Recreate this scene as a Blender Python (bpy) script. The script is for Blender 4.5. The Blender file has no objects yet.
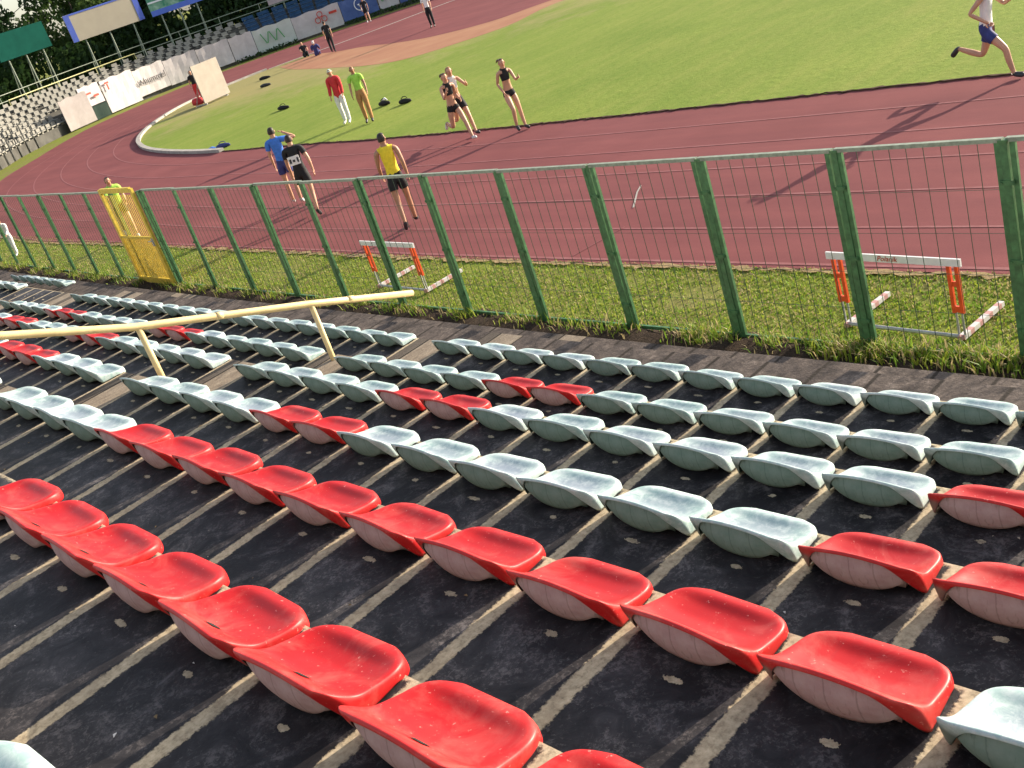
import bpy, bmesh, math, random
from mathutils import Vector, Matrix, Quaternion
import numpy as np
random.seed(7); RNG = np.random.default_rng(7)
scene = bpy.context.scene
COL = scene.collection
R = math.radians
K = 0.000732                      # the stand and its fence follow a very wide curve: y = y0 + K x^2
def curve_y(x): return K*x*x
def curve_rot(x): return math.atan(2*K*x)

# ------------------------------------------------------------------ helpers
class MB:
    """collects geometry, links it as one mesh object"""
    def __init__(self): self.v=[]; self.f=[]; self.m=[]; self.mi=0
    def add(self, vs, fs):
        o=len(self.v); self.v+= [tuple(p) for p in vs]
        for f in fs: self.f.append(tuple(i+o for i in f)); self.m.append(self.mi)
    def box(self, c, s, rz=0.0, M=None):
        x,y,z=s[0]/2,s[1]/2,s[2]/2
        vs=[Vector(p) for p in [(-x,-y,-z),(x,-y,-z),(x,y,-z),(-x,y,-z),(-x,-y,z),(x,-y,z),(x,y,z),(-x,y,z)]]
        T=Matrix.Translation(c)@(M if M is not None else Matrix.Rotation(rz,4,'Z'))
        self.add([T@p for p in vs],[(0,3,2,1),(4,5,6,7),(0,1,5,4),(1,2,6,5),(2,3,7,6),(3,0,4,7)])
    def tube(self, p0, p1, r0, r1=None, n=8, cap=True):
        r1=r0 if r1 is None else r1
        p0=Vector(p0);p1=Vector(p1);d=(p1-p0)
        if d.length<1e-6: return
        d.normalize();a=d.orthogonal().normalized();b=d.cross(a)
        vs=[];fs=[]
        for p,r in ((p0,r0),(p1,r1)):
            for i in range(n):
                t=2*math.pi*i/n; vs.append(p+(a*math.cos(t)+b*math.sin(t))*r)
        for i in range(n): fs.append((i,(i+1)%n,n+(i+1)%n,n+i))
        if cap: fs.append(tuple(reversed(range(n)))); fs.append(tuple(range(n,2*n)))
        self.add(vs,fs)
    def path(self, pts, r, n=10):
        pts=[Vector(p) for p in pts]; rs=r if isinstance(r,(list,tuple)) else [r]*len(pts)
        vs=[];fs=[];prev=None
        for k,p in enumerate(pts):
            d=(pts[min(k+1,len(pts)-1)]-pts[max(k-1,0)]).normalized()
            a=d.orthogonal().normalized() if prev is None else (prev-d*prev.dot(d)).normalized()
            prev=a;b=d.cross(a)
            for i in range(n):
                t=2*math.pi*i/n; vs.append(p+(a*math.cos(t)+b*math.sin(t))*rs[k])
        for k in range(len(pts)-1):
            for i in range(n): fs.append((k*n+i,k*n+(i+1)%n,(k+1)*n+(i+1)%n,(k+1)*n+i))
        fs.append(tuple(reversed(range(n)))); fs.append(tuple(range((len(pts)-1)*n,len(pts)*n)))
        self.add(vs,fs)
    def ball(self, c, r, nu=10, nv=7, M=None):
        c=Vector(c); r=r if isinstance(r,(list,tuple)) else (r,r,r); vs=[];fs=[]
        for j in range(nv+1):
            th=math.pi*j/nv
            for i in range(nu):
                ph=2*math.pi*i/nu
                p=Vector((r[0]*math.sin(th)*math.cos(ph),r[1]*math.sin(th)*math.sin(ph),r[2]*math.cos(th)))
                vs.append(c+(M@p if M is not None else p))
        for j in range(nv):
            for i in range(nu): fs.append((j*nu+i,(j+1)*nu+i,(j+1)*nu+(i+1)%nu,j*nu+(i+1)%nu))
        self.add(vs,fs)
    def build(self, name, mats, parent=None, smooth=False):
        me=bpy.data.meshes.new(name); me.from_pydata(self.v,[],self.f); 
        mats=mats if isinstance(mats,(list,tuple)) else [mats]
        for m in mats: me.materials.append(m)
        if len(mats)>1: me.polygons.foreach_set('material_index',self.m)
        if smooth: me.polygons.foreach_set('use_smooth',[True]*len(me.polygons))
        me.update()
        return link(name, me, parent)
def link(name, data, parent=None):
    o=bpy.data.objects.new(name,data); COL.objects.link(o)
    if parent is not None: o.parent=parent
    return o
def tag(o, label, cat, group=None, kind=None):
    o['label']=label; o['category']=cat
    if group: o['group']=group
    if kind: o['kind']=kind
    return o
def structure(o): o['kind']='structure'; return o
def empty(name, loc=(0,0,0), rz=0.0):
    o=bpy.data.objects.new(name,None); COL.objects.link(o); o.location=loc; o.rotation_euler=(0,0,rz); o.empty_display_size=.2
    return o
def bake(o):
    dg=bpy.context.evaluated_depsgraph_get(); dg.update()
    me=bpy.data.meshes.new_from_object(o.evaluated_get(dg)); old=o.data
    o.modifiers.clear(); o.data=me; return o
def copy_tree(o, parent=None):
    c=o.copy(); COL.objects.link(c)
    if parent is not None: c.parent=parent; c.matrix_parent_inverse=o.matrix_parent_inverse.copy()
    for ch in KIDS.get(o.name,[]): copy_tree(ch,c)
    return c
KIDS={}
def kid(parent, o): KIDS.setdefault(parent.name,[]).append(o); return o
ORD=['zeroth','first','second','third','fourth','fifth','sixth','seventh','eighth','ninth','tenth','eleventh','twelfth','thirteenth','fourteenth','fifteenth','sixteenth','seventeenth','eighteenth','nineteenth','twentieth']

# ------------------------------------------------------------------ materials
class NT:
    def __init__(self, name):
        self.mat=bpy.data.materials.new(name); self.mat.use_nodes=True
        self.t=self.mat.node_tree; self.n=self.t.nodes; self.l=self.t.links
        self.b=self.n['Principled BSDF']
    def N(self, t, **k):
        n=self.n.new(t)
        for a,v in k.items(): setattr(n,a,v)
        return n
    def s(self, node, name, val):
        i=node.inputs[name]
        if hasattr(val,'is_output') : self.l.new(val,i)
        else: i.default_value=val
    def math(self, op, a, b=None, c=None):
        n=self.N('ShaderNodeMath',operation=op)
        for i,v in enumerate((a,b,c)):
            if v is None: continue
            if hasattr(v,'is_output'): self.l.new(v,n.inputs[i])
            else: n.inputs[i].default_value=v
        return n.outputs[0]
    def pos(self): return self.N('ShaderNodeNewGeometry').outputs['Position']
    def obj(self): return self.N('ShaderNodeTexCoord').outputs['Object']
    def uv(self):
        s=self.N('ShaderNodeSeparateXYZ'); self.l.new(self.N('ShaderNodeTexCoord').outputs['UV'],s.inputs[0]); return s.outputs[0],s.outputs[1]
    def sep(self, v):
        s=self.N('ShaderNodeSeparateXYZ'); self.l.new(v,s.inputs[0]); return s.outputs
    def scale(self, v, sc):
        m=self.N('ShaderNodeVectorMath',operation='MULTIPLY'); self.l.new(v,m.inputs[0]); m.inputs[1].default_value=sc; return m.outputs[0]
    def noise(self, v, scale, detail=4, rough=.55, dist=0.0):
        n=self.N('ShaderNodeTexNoise'); self.l.new(v,n.inputs['Vector'])
        n.inputs['Scale'].default_value=scale;n.inputs['Detail'].default_value=detail;n.inputs['Roughness'].default_value=rough;n.inputs['Distortion'].default_value=dist
        return n.outputs['Fac']
    def ramp(self, f, stops, interp='LINEAR'):
        n=self.N('ShaderNodeValToRGB'); n.color_ramp.interpolation=interp
        e=n.color_ramp.elements
        while len(e)<len(stops): e.new(.5)
        for i,(p,c) in enumerate(stops):
            e[i].position=p; e[i].color=(c,c,c,1) if not isinstance(c,(tuple,list)) else (*c,1)
        self.l.new(f,n.inputs[0]); return n.outputs[0]
    def mix(self, f, a, b, mode='MIX'):
        n=self.N('ShaderNodeMix',data_type='RGBA',blend_type=mode)
        for i,v in ((0,f),(6,a),(7,b)):
            if hasattr(v,'is_output'): self.l.new(v,n.inputs[i])
            else: n.inputs[i].default_value=v if i==0 else (*v,1)
        return n.outputs[2]
    def rand(self): return self.N('ShaderNodeObjectInfo').outputs['Random']
    def bump(self, h, strength=.3, dist=.01):
        n=self.N('ShaderNodeBump'); n.inputs['Strength'].default_value=strength; n.inputs['Distance'].default_value=dist
        self.l.new(h,n.inputs['Height']); self.l.new(n.outputs[0],self.b.inputs['Normal'])
    def out(self, col, rough=.7, spec=.4):
        self.s(self.b,'Base Color',col if hasattr(col,'is_output') else (*col,1)); self.s(self.b,'Roughness',rough)
        self.b.inputs['Specular IOR Level'].default_value=spec
        return self.mat
def simple(name, col, rough=.6, var=.15, scale=8.0, spec=.4, metal=0.0):
    t=NT(name); n=t.noise(t.obj(),scale,5)
    lo=tuple(c*(1-var) for c in col); hi=tuple(min(1,c*(1+var)) for c in col)
    c=t.ramp(n,[(.3,lo),(.7,hi)]); t.b.inputs['Metallic'].default_value=metal
    return t.out(c,rough,spec)

def mat_painted():
    t=NT('black_painted_slabs'); p=t.pos(); u,v=t.uv()
    wob=t.noise(p,14,4,.6); wob2=t.noise(p,70,3,.7)
    un=t.math('ADD',u,t.math('MULTIPLY',t.math('SUBTRACT',wob,.5),.05))
    dist=t.math('PINGPONG',un,.5)
    wid=t.math('ADD',t.math('MULTIPLY',t.math('SUBTRACT',wob2,.5),.06),.062)
    line=t.ramp(t.math('SUBTRACT',t.math('ADD',dist,.5),wid),[(.493,1.0),(.507,0.0)])
    vv=t.math('ADD',v,t.math('MULTIPLY',t.math('SUBTRACT',wob2,.5),.05))
    edge=t.ramp(vv,[(.008,1.0),(.022,0.0)])
    # worn mortar spot in the middle of every slab
    fu=t.math('SUBTRACT',t.math('FRACT',u),.52); cell=t.math('FLOOR',u)
    cn=t.N('ShaderNodeTexWhiteNoise',noise_dimensions='2D'); cv=t.N('ShaderNodeCombineXYZ'); t.l.new(cell,cv.inputs[0]); t.l.new(t.math('FLOOR',t.math('MULTIPLY',t.sep(p)[2],3)),cv.inputs[1]); t.l.new(cv.outputs[0],cn.inputs['Vector'])
    a=t.math('DIVIDE',t.math('ADD',fu,t.math('MULTIPLY',t.math('SUBTRACT',cn.outputs['Value'],.5),.06)),t.math('ADD',t.math('MULTIPLY',cn.outputs['Value'],.05),.035))
    b=t.math('DIVIDE',t.math('SUBTRACT',v,t.math('ADD',t.math('MULTIPLY',t.math('FRACT',t.math('MULTIPLY',cn.outputs['Value'],7.3)),.03),.285)),.0125)
    rr=t.math('ADD',t.math('ADD',t.math('MULTIPLY',a,a),t.math('MULTIPLY',b,b)),t.math('MULTIPLY',t.math('SUBTRACT',wob2,.5),3.4))
    spot=t.ramp(t.math('MULTIPLY',rr,.5),[(.46,1.0),(.52,0.0)])
    mask=t.math('MAXIMUM',t.math('MAXIMUM',line,edge),spot)
    chips=t.ramp(t.math('ADD',t.math('MULTIPLY',t.noise(p,62,6,.8,.5),.55),t.math('MULTIPLY',t.noise(p,7,5,.7,.6),.45)),[(.515,0.0),(.60,.8)])
    big=t.noise(p,1.7,4,.6,.5); med=t.noise(p,7,7,.72,1.2)
    base=t.ramp(med,[(.34,(.0075,.0065,.0078)),(.5,(.0135,.012,.0142)),(.6,(.028,.025,.0275)),(.70,(.11,.10,.103))])
    dusty=t.ramp(big,[(.38,0.0),(.68,.85)])
    base=t.mix(dusty,base,t.ramp(med,[(.3,(.018,.0165,.019)),(.7,(.085,.079,.081))]))
    base=t.mix(t.math('MULTIPLY',chips,t.math('ADD',t.math('MULTIPLY',dusty,.8),.28)),base,(.20,.18,.175))
    mort=t.ramp(t.noise(p,45,5,.7),[(.3,(.26,.21,.14)),(.5,(.52,.43,.29)),(.75,(.68,.58,.41))])
    dirt=t.ramp(t.noise(p,9,4,.7),[(.38,1.0),(.6,0.0)])
    mort=t.mix(t.math('MULTIPLY',dirt,.4),mort,(.20,.16,.115))
    col=t.mix(mask,base,mort)
    t.bump(t.math('ADD',t.math('MULTIPLY',mask,.9),t.math('ADD',med,t.math('MULTIPLY',wob2,.5))),.35,.006)
    ro=t.mix(mask,(.60,)*3,(.9,)*3)
    return t.out(col,ro,.22)
def mat_bare():
    t=NT('weathered_concrete'); p=t.pos(); u,v=t.uv()
    n1=t.math('ADD',t.math('MULTIPLY',t.noise(p,2.2,6,.72,.8),.6),t.math('MULTIPLY',t.noise(p,13,5,.75,.5),.4)); n2=t.noise(p,40,4,.7)
    un=t.math('ADD',u,t.math('MULTIPLY',t.math('SUBTRACT',n1,.5),.05))
    line=t.ramp(t.math('PINGPONG',un,.5),[(.02,1.0),(.05,0.0)])
    col=t.ramp(n1,[(.36,(.022,.018,.019)),(.46,(.06,.05,.047)),(.55,(.13,.105,.092)),(.68,(.27,.225,.195))])
    col=t.mix(t.ramp(n2,[(.4,.5),(.6,0.0)]),col,(.07,.055,.045))
    col=t.mix(line,col,(.03,.024,.02))
    t.bump(t.math('ADD',n1,t.math('MULTIPLY',n2,.6)),.6,.015)
    return t.out(col,.93,.2)
def mat_aisle():
    t=NT('bare_aisle_concrete'); p=t.pos(); u,v=t.uv()
    n1=t.noise(t.scale(p,(3,1,1)),5,6,.7,.4); n2=t.noise(p,60,4,.7)
    fr=t.math('FRACT',u)
    gap=t.ramp(fr,[(.28,0.0),(.30,1.0),(.34,1.0),(.36,0.0)])
    col=t.ramp(n1,[(.3,(.17,.135,.10)),(.55,(.31,.255,.19)),(.75,(.42,.36,.28))])
    col=t.mix(t.ramp(n2,[(.35,.6),(.6,0.0)]),col,(.13,.10,.08))
    side=t.ramp(fr,[(.27,1.0),(.30,0.0)])
    col=t.mix(t.math('MULTIPLY',side,.75),col,(.05,.043,.04))
    col=t.mix(gap,col,(.02,.017,.015))
    t.bump(t.math('ADD',n1,t.math('MULTIPLY',n2,.6)),.5,.012)
    return t.out(col,.9,.2)
def mat_riser():
    t=NT('riser_concrete'); p=t.pos(); n1=t.noise(p,8,6,.7)
    t.bump(n1,.5,.01); return t.out(t.ramp(n1,[(.3,(.12,.10,.085)),(.7,(.30,.26,.21))]),.9,.2)
def flange_dirt_shade(t,col,dirt):
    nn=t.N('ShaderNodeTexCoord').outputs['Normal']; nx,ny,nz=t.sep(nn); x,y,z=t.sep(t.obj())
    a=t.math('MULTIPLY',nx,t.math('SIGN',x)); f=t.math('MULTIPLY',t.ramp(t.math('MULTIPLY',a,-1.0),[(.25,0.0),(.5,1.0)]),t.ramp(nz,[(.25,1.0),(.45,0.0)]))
    b=t.math('MULTIPLY',t.math('MULTIPLY',t.ramp(t.math('MULTIPLY',ny,-1.0),[(.45,0.0),(.7,1.0)]),t.ramp(x,[(0.0,0.0),(.001,0.0)]) if False else t.math('LESS_THAN',x,-.10)),t.ramp(z,[(.09,.85),(.12,0.0)]))  # left back flange only: dirt plus the neighbouring seat's shade, put into the colour
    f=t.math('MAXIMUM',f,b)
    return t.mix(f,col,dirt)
def mat_red_seat():
    t=NT('red_plastic'); o=t.obj(); rnd=t.rand()
    n=t.noise(o,9,5,.6); x,y,z=t.sep(o)
    col=t.ramp(t.math('ADD',t.math('MULTIPLY',n,.6),t.math('MULTIPLY',rnd,.3)),[(.2,(.38,.006,.008)),(.5,(.46,.0075,.0095)),(.75,(.52,.016,.016))])
    m2=t.N('ShaderNodeMapping'); t.l.new(o,m2.inputs[0]); c2=t.N('ShaderNodeCombineXYZ')
    for i,k in enumerate((5.3,9.1,2.7)): t.l.new(t.math('MULTIPLY',rnd,k),c2.inputs[i])
    t.l.new(c2.outputs[0],m2.inputs['Location']); q2=m2.outputs[0]
    ch=t.ramp(t.noise(q2,5.5,6,.7,.8),[(.50,0.0),(.70,.42)]); col=t.mix(ch,col,(.58,.13,.105))
    st=t.ramp(t.noise(t.scale(q2,(40,9,9)),1.0,5,.7,.4),[(.58,0.0),(.72,.35)]); col=t.mix(st,col,(.30,.02,.02))
    sp=t.ramp(t.noise(q2,70,3,.6),[(.66,0.0),(.74,.6)])
    col=t.mix(sp,col,(.74,.34,.28))
    fade=t.ramp(t.math('ADD',z,t.math('MULTIPLY',t.math('SUBTRACT',n,.5),.05)),[(.09,0.0),(.17,.14)])
    col=t.mix(fade,col,(.72,.12,.10))
    col=flange_dirt_shade(t,col,(.17,.115,.10))
    return t.out(col,t.ramp(n,[(.3,.38),(.7,.58)]),.35)
def mat_green_seat():
    t=NT('faded_green_plastic'); o=t.obj(); rnd=t.rand()
    m=t.N('ShaderNodeMapping'); t.l.new(o,m.inputs[0]); cx=t.N('ShaderNodeCombineXYZ')
    for i,k in enumerate((7.3,3.1,5.7)): t.l.new(t.math('MULTIPLY',rnd,k),cx.inputs[i])
    t.l.new(cx.outputs[0],m.inputs['Location']); q=m.outputs[0]
    n=t.noise(q,7,5,.6); n2=t.noise(q,26,6,.75,.5)
    base=t.ramp(t.math('ADD',t.math('MULTIPLY',n,.55),t.math('MULTIPLY',rnd,.35)),[(.2,(.23,.36,.345)),(.5,(.35,.47,.46)),(.8,(.49,.56,.56))])
    x,y,z=t.sep(o)
    dx=t.math('DIVIDE',x,.17); dy=t.math('DIVIDE',t.math('SUBTRACT',y,.14),.10)
    rr=t.math('ADD',t.math('ADD',t.math('MULTIPLY',dx,dx),t.math('MULTIPLY',dy,dy)),t.math('MULTIPLY',t.math('SUBTRACT',n2,.5),2.2))
    pan=t.ramp(t.math('MULTIPLY',rr,.4),[(.15,1.0),(.5,0.0)])
    col=t.mix(t.ramp(n2,[(.42,.0),(.62,.5)]),base,(.66,.69,.69))
    st=t.mix(n2,(.13,.17,.24),(.32,.36,.42))
    col=t.mix(t.math('MULTIPLY',pan,t.ramp(rnd,[(0,.45),(1,.95)])),col,st)
    col=flange_dirt_shade(t,col,(.05,.085,.07))
    return t.out(col,.5,.4)
def mat_under(name,a,b,crack):
    t=NT(name); o=t.obj(); rnd=t.rand()
    n=t.noise(o,12,5,.7); v=t.noise(t.scale(o,(60,60,9)),1.0,4,.6,.6)
    col=t.mix(t.ramp(n,[(.3,0.0),(.7,1.0)]),a,b)
    col=t.mix(t.ramp(v,[(.60,0.0),(.74,.55)]),col,crack)
    x,y,z=t.sep(o)
    lines=t.ramp(t.math('PINGPONG',t.math('ADD',x,t.math('MULTIPLY',n,.012)),.045),[(.0,1.0),(.0035,0.0)])
    col=t.mix(t.math('MULTIPLY',lines,.45),col,crack)
    return t.out(col,.75,.25)

M={}
M['painted']=mat_painted(); M['bare']=mat_bare(); M['aisle']=mat_aisle(); M['riser']=mat_riser()
M['red']=mat_red_seat(); M['green']=mat_green_seat()
M['red_under']=mat_under('sun_bleached_red_underside',(.36,.225,.225),(.47,.35,.345),(.12,.075,.07))
M['green_under']=mat_under('grey_green_underside',(.13,.215,.185),(.21,.29,.26),(.05,.085,.07))
M['fence']=simple('green_fence_paint',(.05,.15,.055),.5,.4,14,.5)
M['wire']=simple('dark_green_wire',(.02,.05,.028),.5,.3,30)
M['rail_grey']=simple('pale_worn_rail',(.24,.28,.21),.55,.25,20)
M['gate_yellow']=simple('yellow_gate_paint',(.64,.47,.06),.5,.2,10)
M['pipe_yellow']=simple('cream_yellow_pipe',(.68,.53,.26),.42,.12,9)
M['white_paint']=simple('white_paint',(.76,.75,.74),.5,.08,12)
M['orange']=simple('orange_red_paint',(.72,.09,.02),.45,.15,10)
M['steel']=simple('grey_steel',(.42,.42,.42),.4,.2,12,.5,.4)
M['skin']=simple('skin',(.52,.28,.18),.5,.12,9)
M['skin_tan']=simple('tanned_skin',(.40,.20,.12),.5,.12,9)
M['hair_dark']=simple('dark_hair',(.025,.016,.012),.5,.3,30)
M['hair_brown']=simple('brown_hair',(.10,.055,.03),.5,.3,30); M['hair_blond']=simple('blond_hair',(.36,.22,.09),.5,.3,30)
M['black']=simple('black_cloth',(.012,.012,.014),.8,.3,20)
M['navy']=simple('navy_cloth',(.03,.04,.16),.75,.2,15)
M['blue']=simple('blue_cloth',(.045,.17,.58),.75,.2,15)
M['yellow']=simple('yellow_cloth',(.80,.60,.03),.75,.15,15)
M['lime']=simple('lime_cloth',(.34,.62,.08),.75,.15,15)
M['redcloth']=simple('red_cloth',(.55,.03,.035),.75,.15,15)
M['white']=simple('white_cloth',(.74,.73,.72),.8,.08,15)
M['tan']=simple('tan_cloth',(.42,.21,.08),.8,.15,15)
M['mint']=simple('mint_cap',(.42,.62,.58),.7,.1,15)
M['shoe']=simple('dark_shoe',(.03,.03,.035),.5,.3,20)
M['shoe_white']=simple('pale_shoe',(.62,.62,.62),.5,.2,20)
M['ink']=simple('dark_print',(.03,.03,.035),.7,.1,9)
M['ink_red']=simple('red_print',(.50,.05,.03),.7,.1,9)
M['ink_green']=simple('green_print',(.10,.30,.12),.7,.1,9)
M['ink_white']=simple('white_print',(.75,.76,.78),.7,.1,9)
M['dark_hole']=simple('black_shadow_gap',(.01,.01,.01),.9,.1,9)

# ------------------------------------------------------------------ camera
def camera():
    f,pitch,roll,H,th=1078.25,.4067,.3301,4.921,.6544
    r0=Vector((math.sin(th),math.cos(th),0)); fh=Vector((-math.cos(th),math.sin(th),0))
    fw=fh*math.cos(pitch)-Vector((0,0,1))*math.sin(pitch); up0=r0.cross(fw)
    ri=r0*math.cos(roll)-up0*math.sin(roll); up=r0*math.sin(roll)+up0*math.cos(roll)
    cd=bpy.data.cameras.new('camera'); cam=bpy.data.objects.new('camera',cd); COL.objects.link(cam)
    Mx=Matrix((ri,up,-fw)).transposed().to_4x4(); Mx.translation=Vector((0,0,H)); cam.matrix_world=Mx
    cd.sensor_width=36; cd.lens=36*f/1024; cd.clip_start=.05; cd.clip_end=3000
    scene.camera=cam
camera()

# ------------------------------------------------------------------ light
SUN_AZ=R(75.5); SUN_EL=R(17.5)
def lights():
    w=bpy.data.worlds.new('World'); scene.world=w; w.use_nodes=True
    nt=w.node_tree; bg=nt.nodes['Background']; sk=nt.nodes.new('ShaderNodeTexSky'); sk.sky_type='NISHITA'
    sk.sun_disc=False; sk.sun_elevation=SUN_EL; sk.sun_rotation=R(90)-SUN_AZ; sk.air_density=1.0; sk.dust_density=1.6; sk.ozone_density=1.0
    hs=nt.nodes.new('ShaderNodeHueSaturation'); hs.inputs['Saturation'].default_value=.62; nt.links.new(sk.outputs[0],hs.inputs['Color']); nt.links.new(hs.outputs[0],bg.inputs[0]); bg.inputs[1].default_value=.15
    ld=bpy.data.lights.new('sun','SUN'); ld.energy=5.0; ld.angle=R(.55); ld.color=(1.0,.86,.68)
    o=bpy.data.objects.new('sun',ld); COL.objects.link(o)
    d=Vector((math.cos(SUN_AZ)*math.cos(SUN_EL),math.sin(SUN_AZ)*math.cos(SUN_EL),math.sin(SUN_EL)))
    o.rotation_euler=(-d).to_track_quat('-Z','Y').to_euler(); o.location=(0,0,30)
    v=scene.view_settings; v.view_transform='Standard'; v.look='None'; v.exposure=1.0; v.gamma=1; v.use_curve_mapping=False
lights()
scene.render.engine='CYCLES'
scene.cycles.use_denoising=True
scene.cycles.max_bounces=6

# ------------------------------------------------------------------ ground, track, infield
def catmull(pts, n=8, closed=False):
    out=[];P=[Vector(p) for p in pts];m=len(P)
    for i in range(m-1):
        p0=P[max(i-1,0)];p1=P[i];p2=P[i+1];p3=P[min(i+2,m-1)]
        for k in range(n):
            t=k/n; out.append(.5*((2*p1)+(p2-p0)*t+(2*p0-5*p1+4*p2-p3)*t*t+(3*p1-p0-3*p2+p3)*t**3))
    out.append(P[-1]); return out
def sheet(name, pts, z, mat):
    bm=bmesh.new(); vs=[bm.verts.new((p[0],p[1],z)) for p in pts]; f=bm.faces.new(vs); 
    if f.normal.z<0 or True: f.normal_update()
    if f.normal.z<0: f.normal_flip()
    bmesh.ops.triangulate(bm,faces=[f])
    me=bpy.data.meshes.new(name); bm.to_mesh(me); bm.free(); me.materials.append(mat); return structure(link(name,me))
def ribbon(name, pts, w, z, mat, thick=None, kind=True, jitter=0, shape=None):
    mb=MB(); pts=[Vector((p[0],p[1],0)) for p in pts]; L=[];Rr=[]
    for i,p in enumerate(pts):
        d=(pts[min(i+1,len(pts)-1)]-pts[max(i-1,0)]).normalized(); n=Vector((-d.y,d.x,0))
        ja=jitter*RNG.normal() if jitter else 0; jb=jitter*RNG.normal() if jitter else 0
        L.append(p+n*(w/2+ja)); Rr.append(p-n*(w/2+jb))
    n=len(pts)
    if thick is None:
        mb.add([(*q.xy,z) for q in L]+[(*q.xy,z) for q in Rr],[(n+i,n+i+1,i+1,i) for i in range(n-1)])
    else:
        vs=[(*q.xy,z+thick) for q in L]+[(*q.xy,z+thick) for q in Rr]+[(*q.xy,z-.05) for q in L]+[(*q.xy,z-.05) for q in Rr]
        fs=[]
        for i in range(n-1): fs+=[(n+i,n+i+1,i+1,i),(i,i+1,2*n+i+1,2*n+i),(n+i+1,n+i,3*n+i,3*n+i+1)]
        fs+=[(0,2*n,3*n,n),(n-1,2*n-1,4*n-1,3*n-1)]
        mb.add(vs,fs)
    return mb.build(name,mat)
def mat_ground():
    t=NT('rough_grassland'); p=t.pos(); n=t.noise(p,.8,6,.6); n2=t.noise(p,9,6,.75)
    c=t.mix(n2,(.11,.16,.02),(.27,.29,.055)); c=t.mix(t.ramp(n,[(.42,0.0),(.7,.7)]),c,(.22,.17,.08))
    t.bump(n2,.8,.04); return t.out(c,.95,.1)
def mat_track():
    t=NT('red_tartan'); p=t.pos(); n=t.noise(p,.35,5,.6); n2=t.noise(p,55,4,.7); lo=t.noise(t.scale(p,(.25,1.6,1)),.9,5,.65)
    c=t.ramp(n,[(.3,(.20,.066,.067)),(.7,(.265,.091,.090))])
    c=t.mix(t.ramp(lo,[(.35,.5),(.65,0.0)]),c,(.15,.052,.058))
    c=t.mix(t.ramp(n2,[(.35,.3),(.65,0.0)]),c,(.12,.035,.035))
    t.bump(n2,.35,.004); return t.out(c,.92,.08)
def mat_infield():
    t=NT('mown_infield_grass'); p=t.pos(); n=t.noise(p,.16,5,.6,.4); n2=t.noise(p,6,6,.8); n3=t.noise(t.scale(p,(1,.25,1)),1.6,5,.7)
    c=t.mix(t.ramp(n2,[(.3,0.0),(.7,1.0)]),(.135,.20,.028),(.26,.315,.06))
    c=t.mix(t.ramp(n,[(.38,.55),(.62,0.0)]),c,(.12,.19,.025))
    c=t.mix(t.ramp(n3,[(.45,0.0),(.75,.5)]),c,(.29,.29,.075))
    # worn, trampled ground towards the bend
    x,y,z=t.sep(p)
    w=t.math('ADD',t.math('MULTIPLY',t.math('ADD',x,36.0),-.030),t.math('MULTIPLY',t.math('SUBTRACT',y,24.0),.055))
    w=t.math('ADD',w,t.math('MULTIPLY',t.math('SUBTRACT',t.noise(p,.5,6,.65,.5),.5),1.5))
    c=t.mix(t.ramp(w,[(.25,0.0),(.8,.8)]),c,t.mix(n2,(.26,.21,.085),(.36,.30,.15)))
    t.bump(n2,.7,.03); return t.out(c,.95,.1)
def mat_dirt():
    t=NT('worn_orange_run_up'); p=t.pos(); n=t.noise(p,.4,6,.65); n2=t.noise(p,12,5,.7)
    c=t.ramp(n,[(.3,(.30,.13,.075)),(.6,(.36,.18,.10)),(.75,(.34,.25,.12))]); t.bump(n2,.4,.01); return t.out(c,.9,.2)
def mat_straw():
    t=NT('dry_grass_edge'); p=t.pos(); n=t.noise(p,14,5,.75); t.bump(n,.8,.02)
    return t.out(t.mix(n,(.16,.10,.05),(.48,.36,.19)),.95,.1)
def mat_soil():
    t=NT('dark_soil'); p=t.pos(); n=t.noise(p,9,6,.75); n2=t.noise(p,40,4,.7); t.bump(t.math('ADD',n,n2),.9,.03)
    return t.out(t.ramp(n,[(.3,(.022,.016,.012)),(.65,(.07,.05,.035)),(.85,(.15,.11,.075))]),.95,.1)
def mat_kerb():
    t=NT('pale_kerb'); p=t.pos(); n=t.noise(p,3,6,.7); return t.out(t.ramp(n,[(.3,(.26,.24,.21)),(.7,(.47,.44,.40))]),.85,.2)
def mat_line():
    t=NT('worn_line_paint'); p=t.pos(); n=t.noise(p,4,6,.75); return t.out(t.mix(t.ramp(n,[(.35,0.0),(.65,1.0)]),(.225,.072,.073),(.29,.12,.12)),.85,.2)

M['edge_soil']=simple('brown_earth_edge',(.085,.05,.035),.95,.5,5,.1); M['straw']=mat_straw(); M['soil']=mat_soil(); M['kerb']=mat_kerb(); M['line']=mat_line(); M['dirt']=mat_dirt(); M['track']=mat_track()
g=MB(); g.add([(-900,-900,-.03),(900,-900,-.03),(900,900,-.03),(-900,900,-.03)],[(0,1,2,3)]); structure(g.build('ground',mat_ground()))
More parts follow.
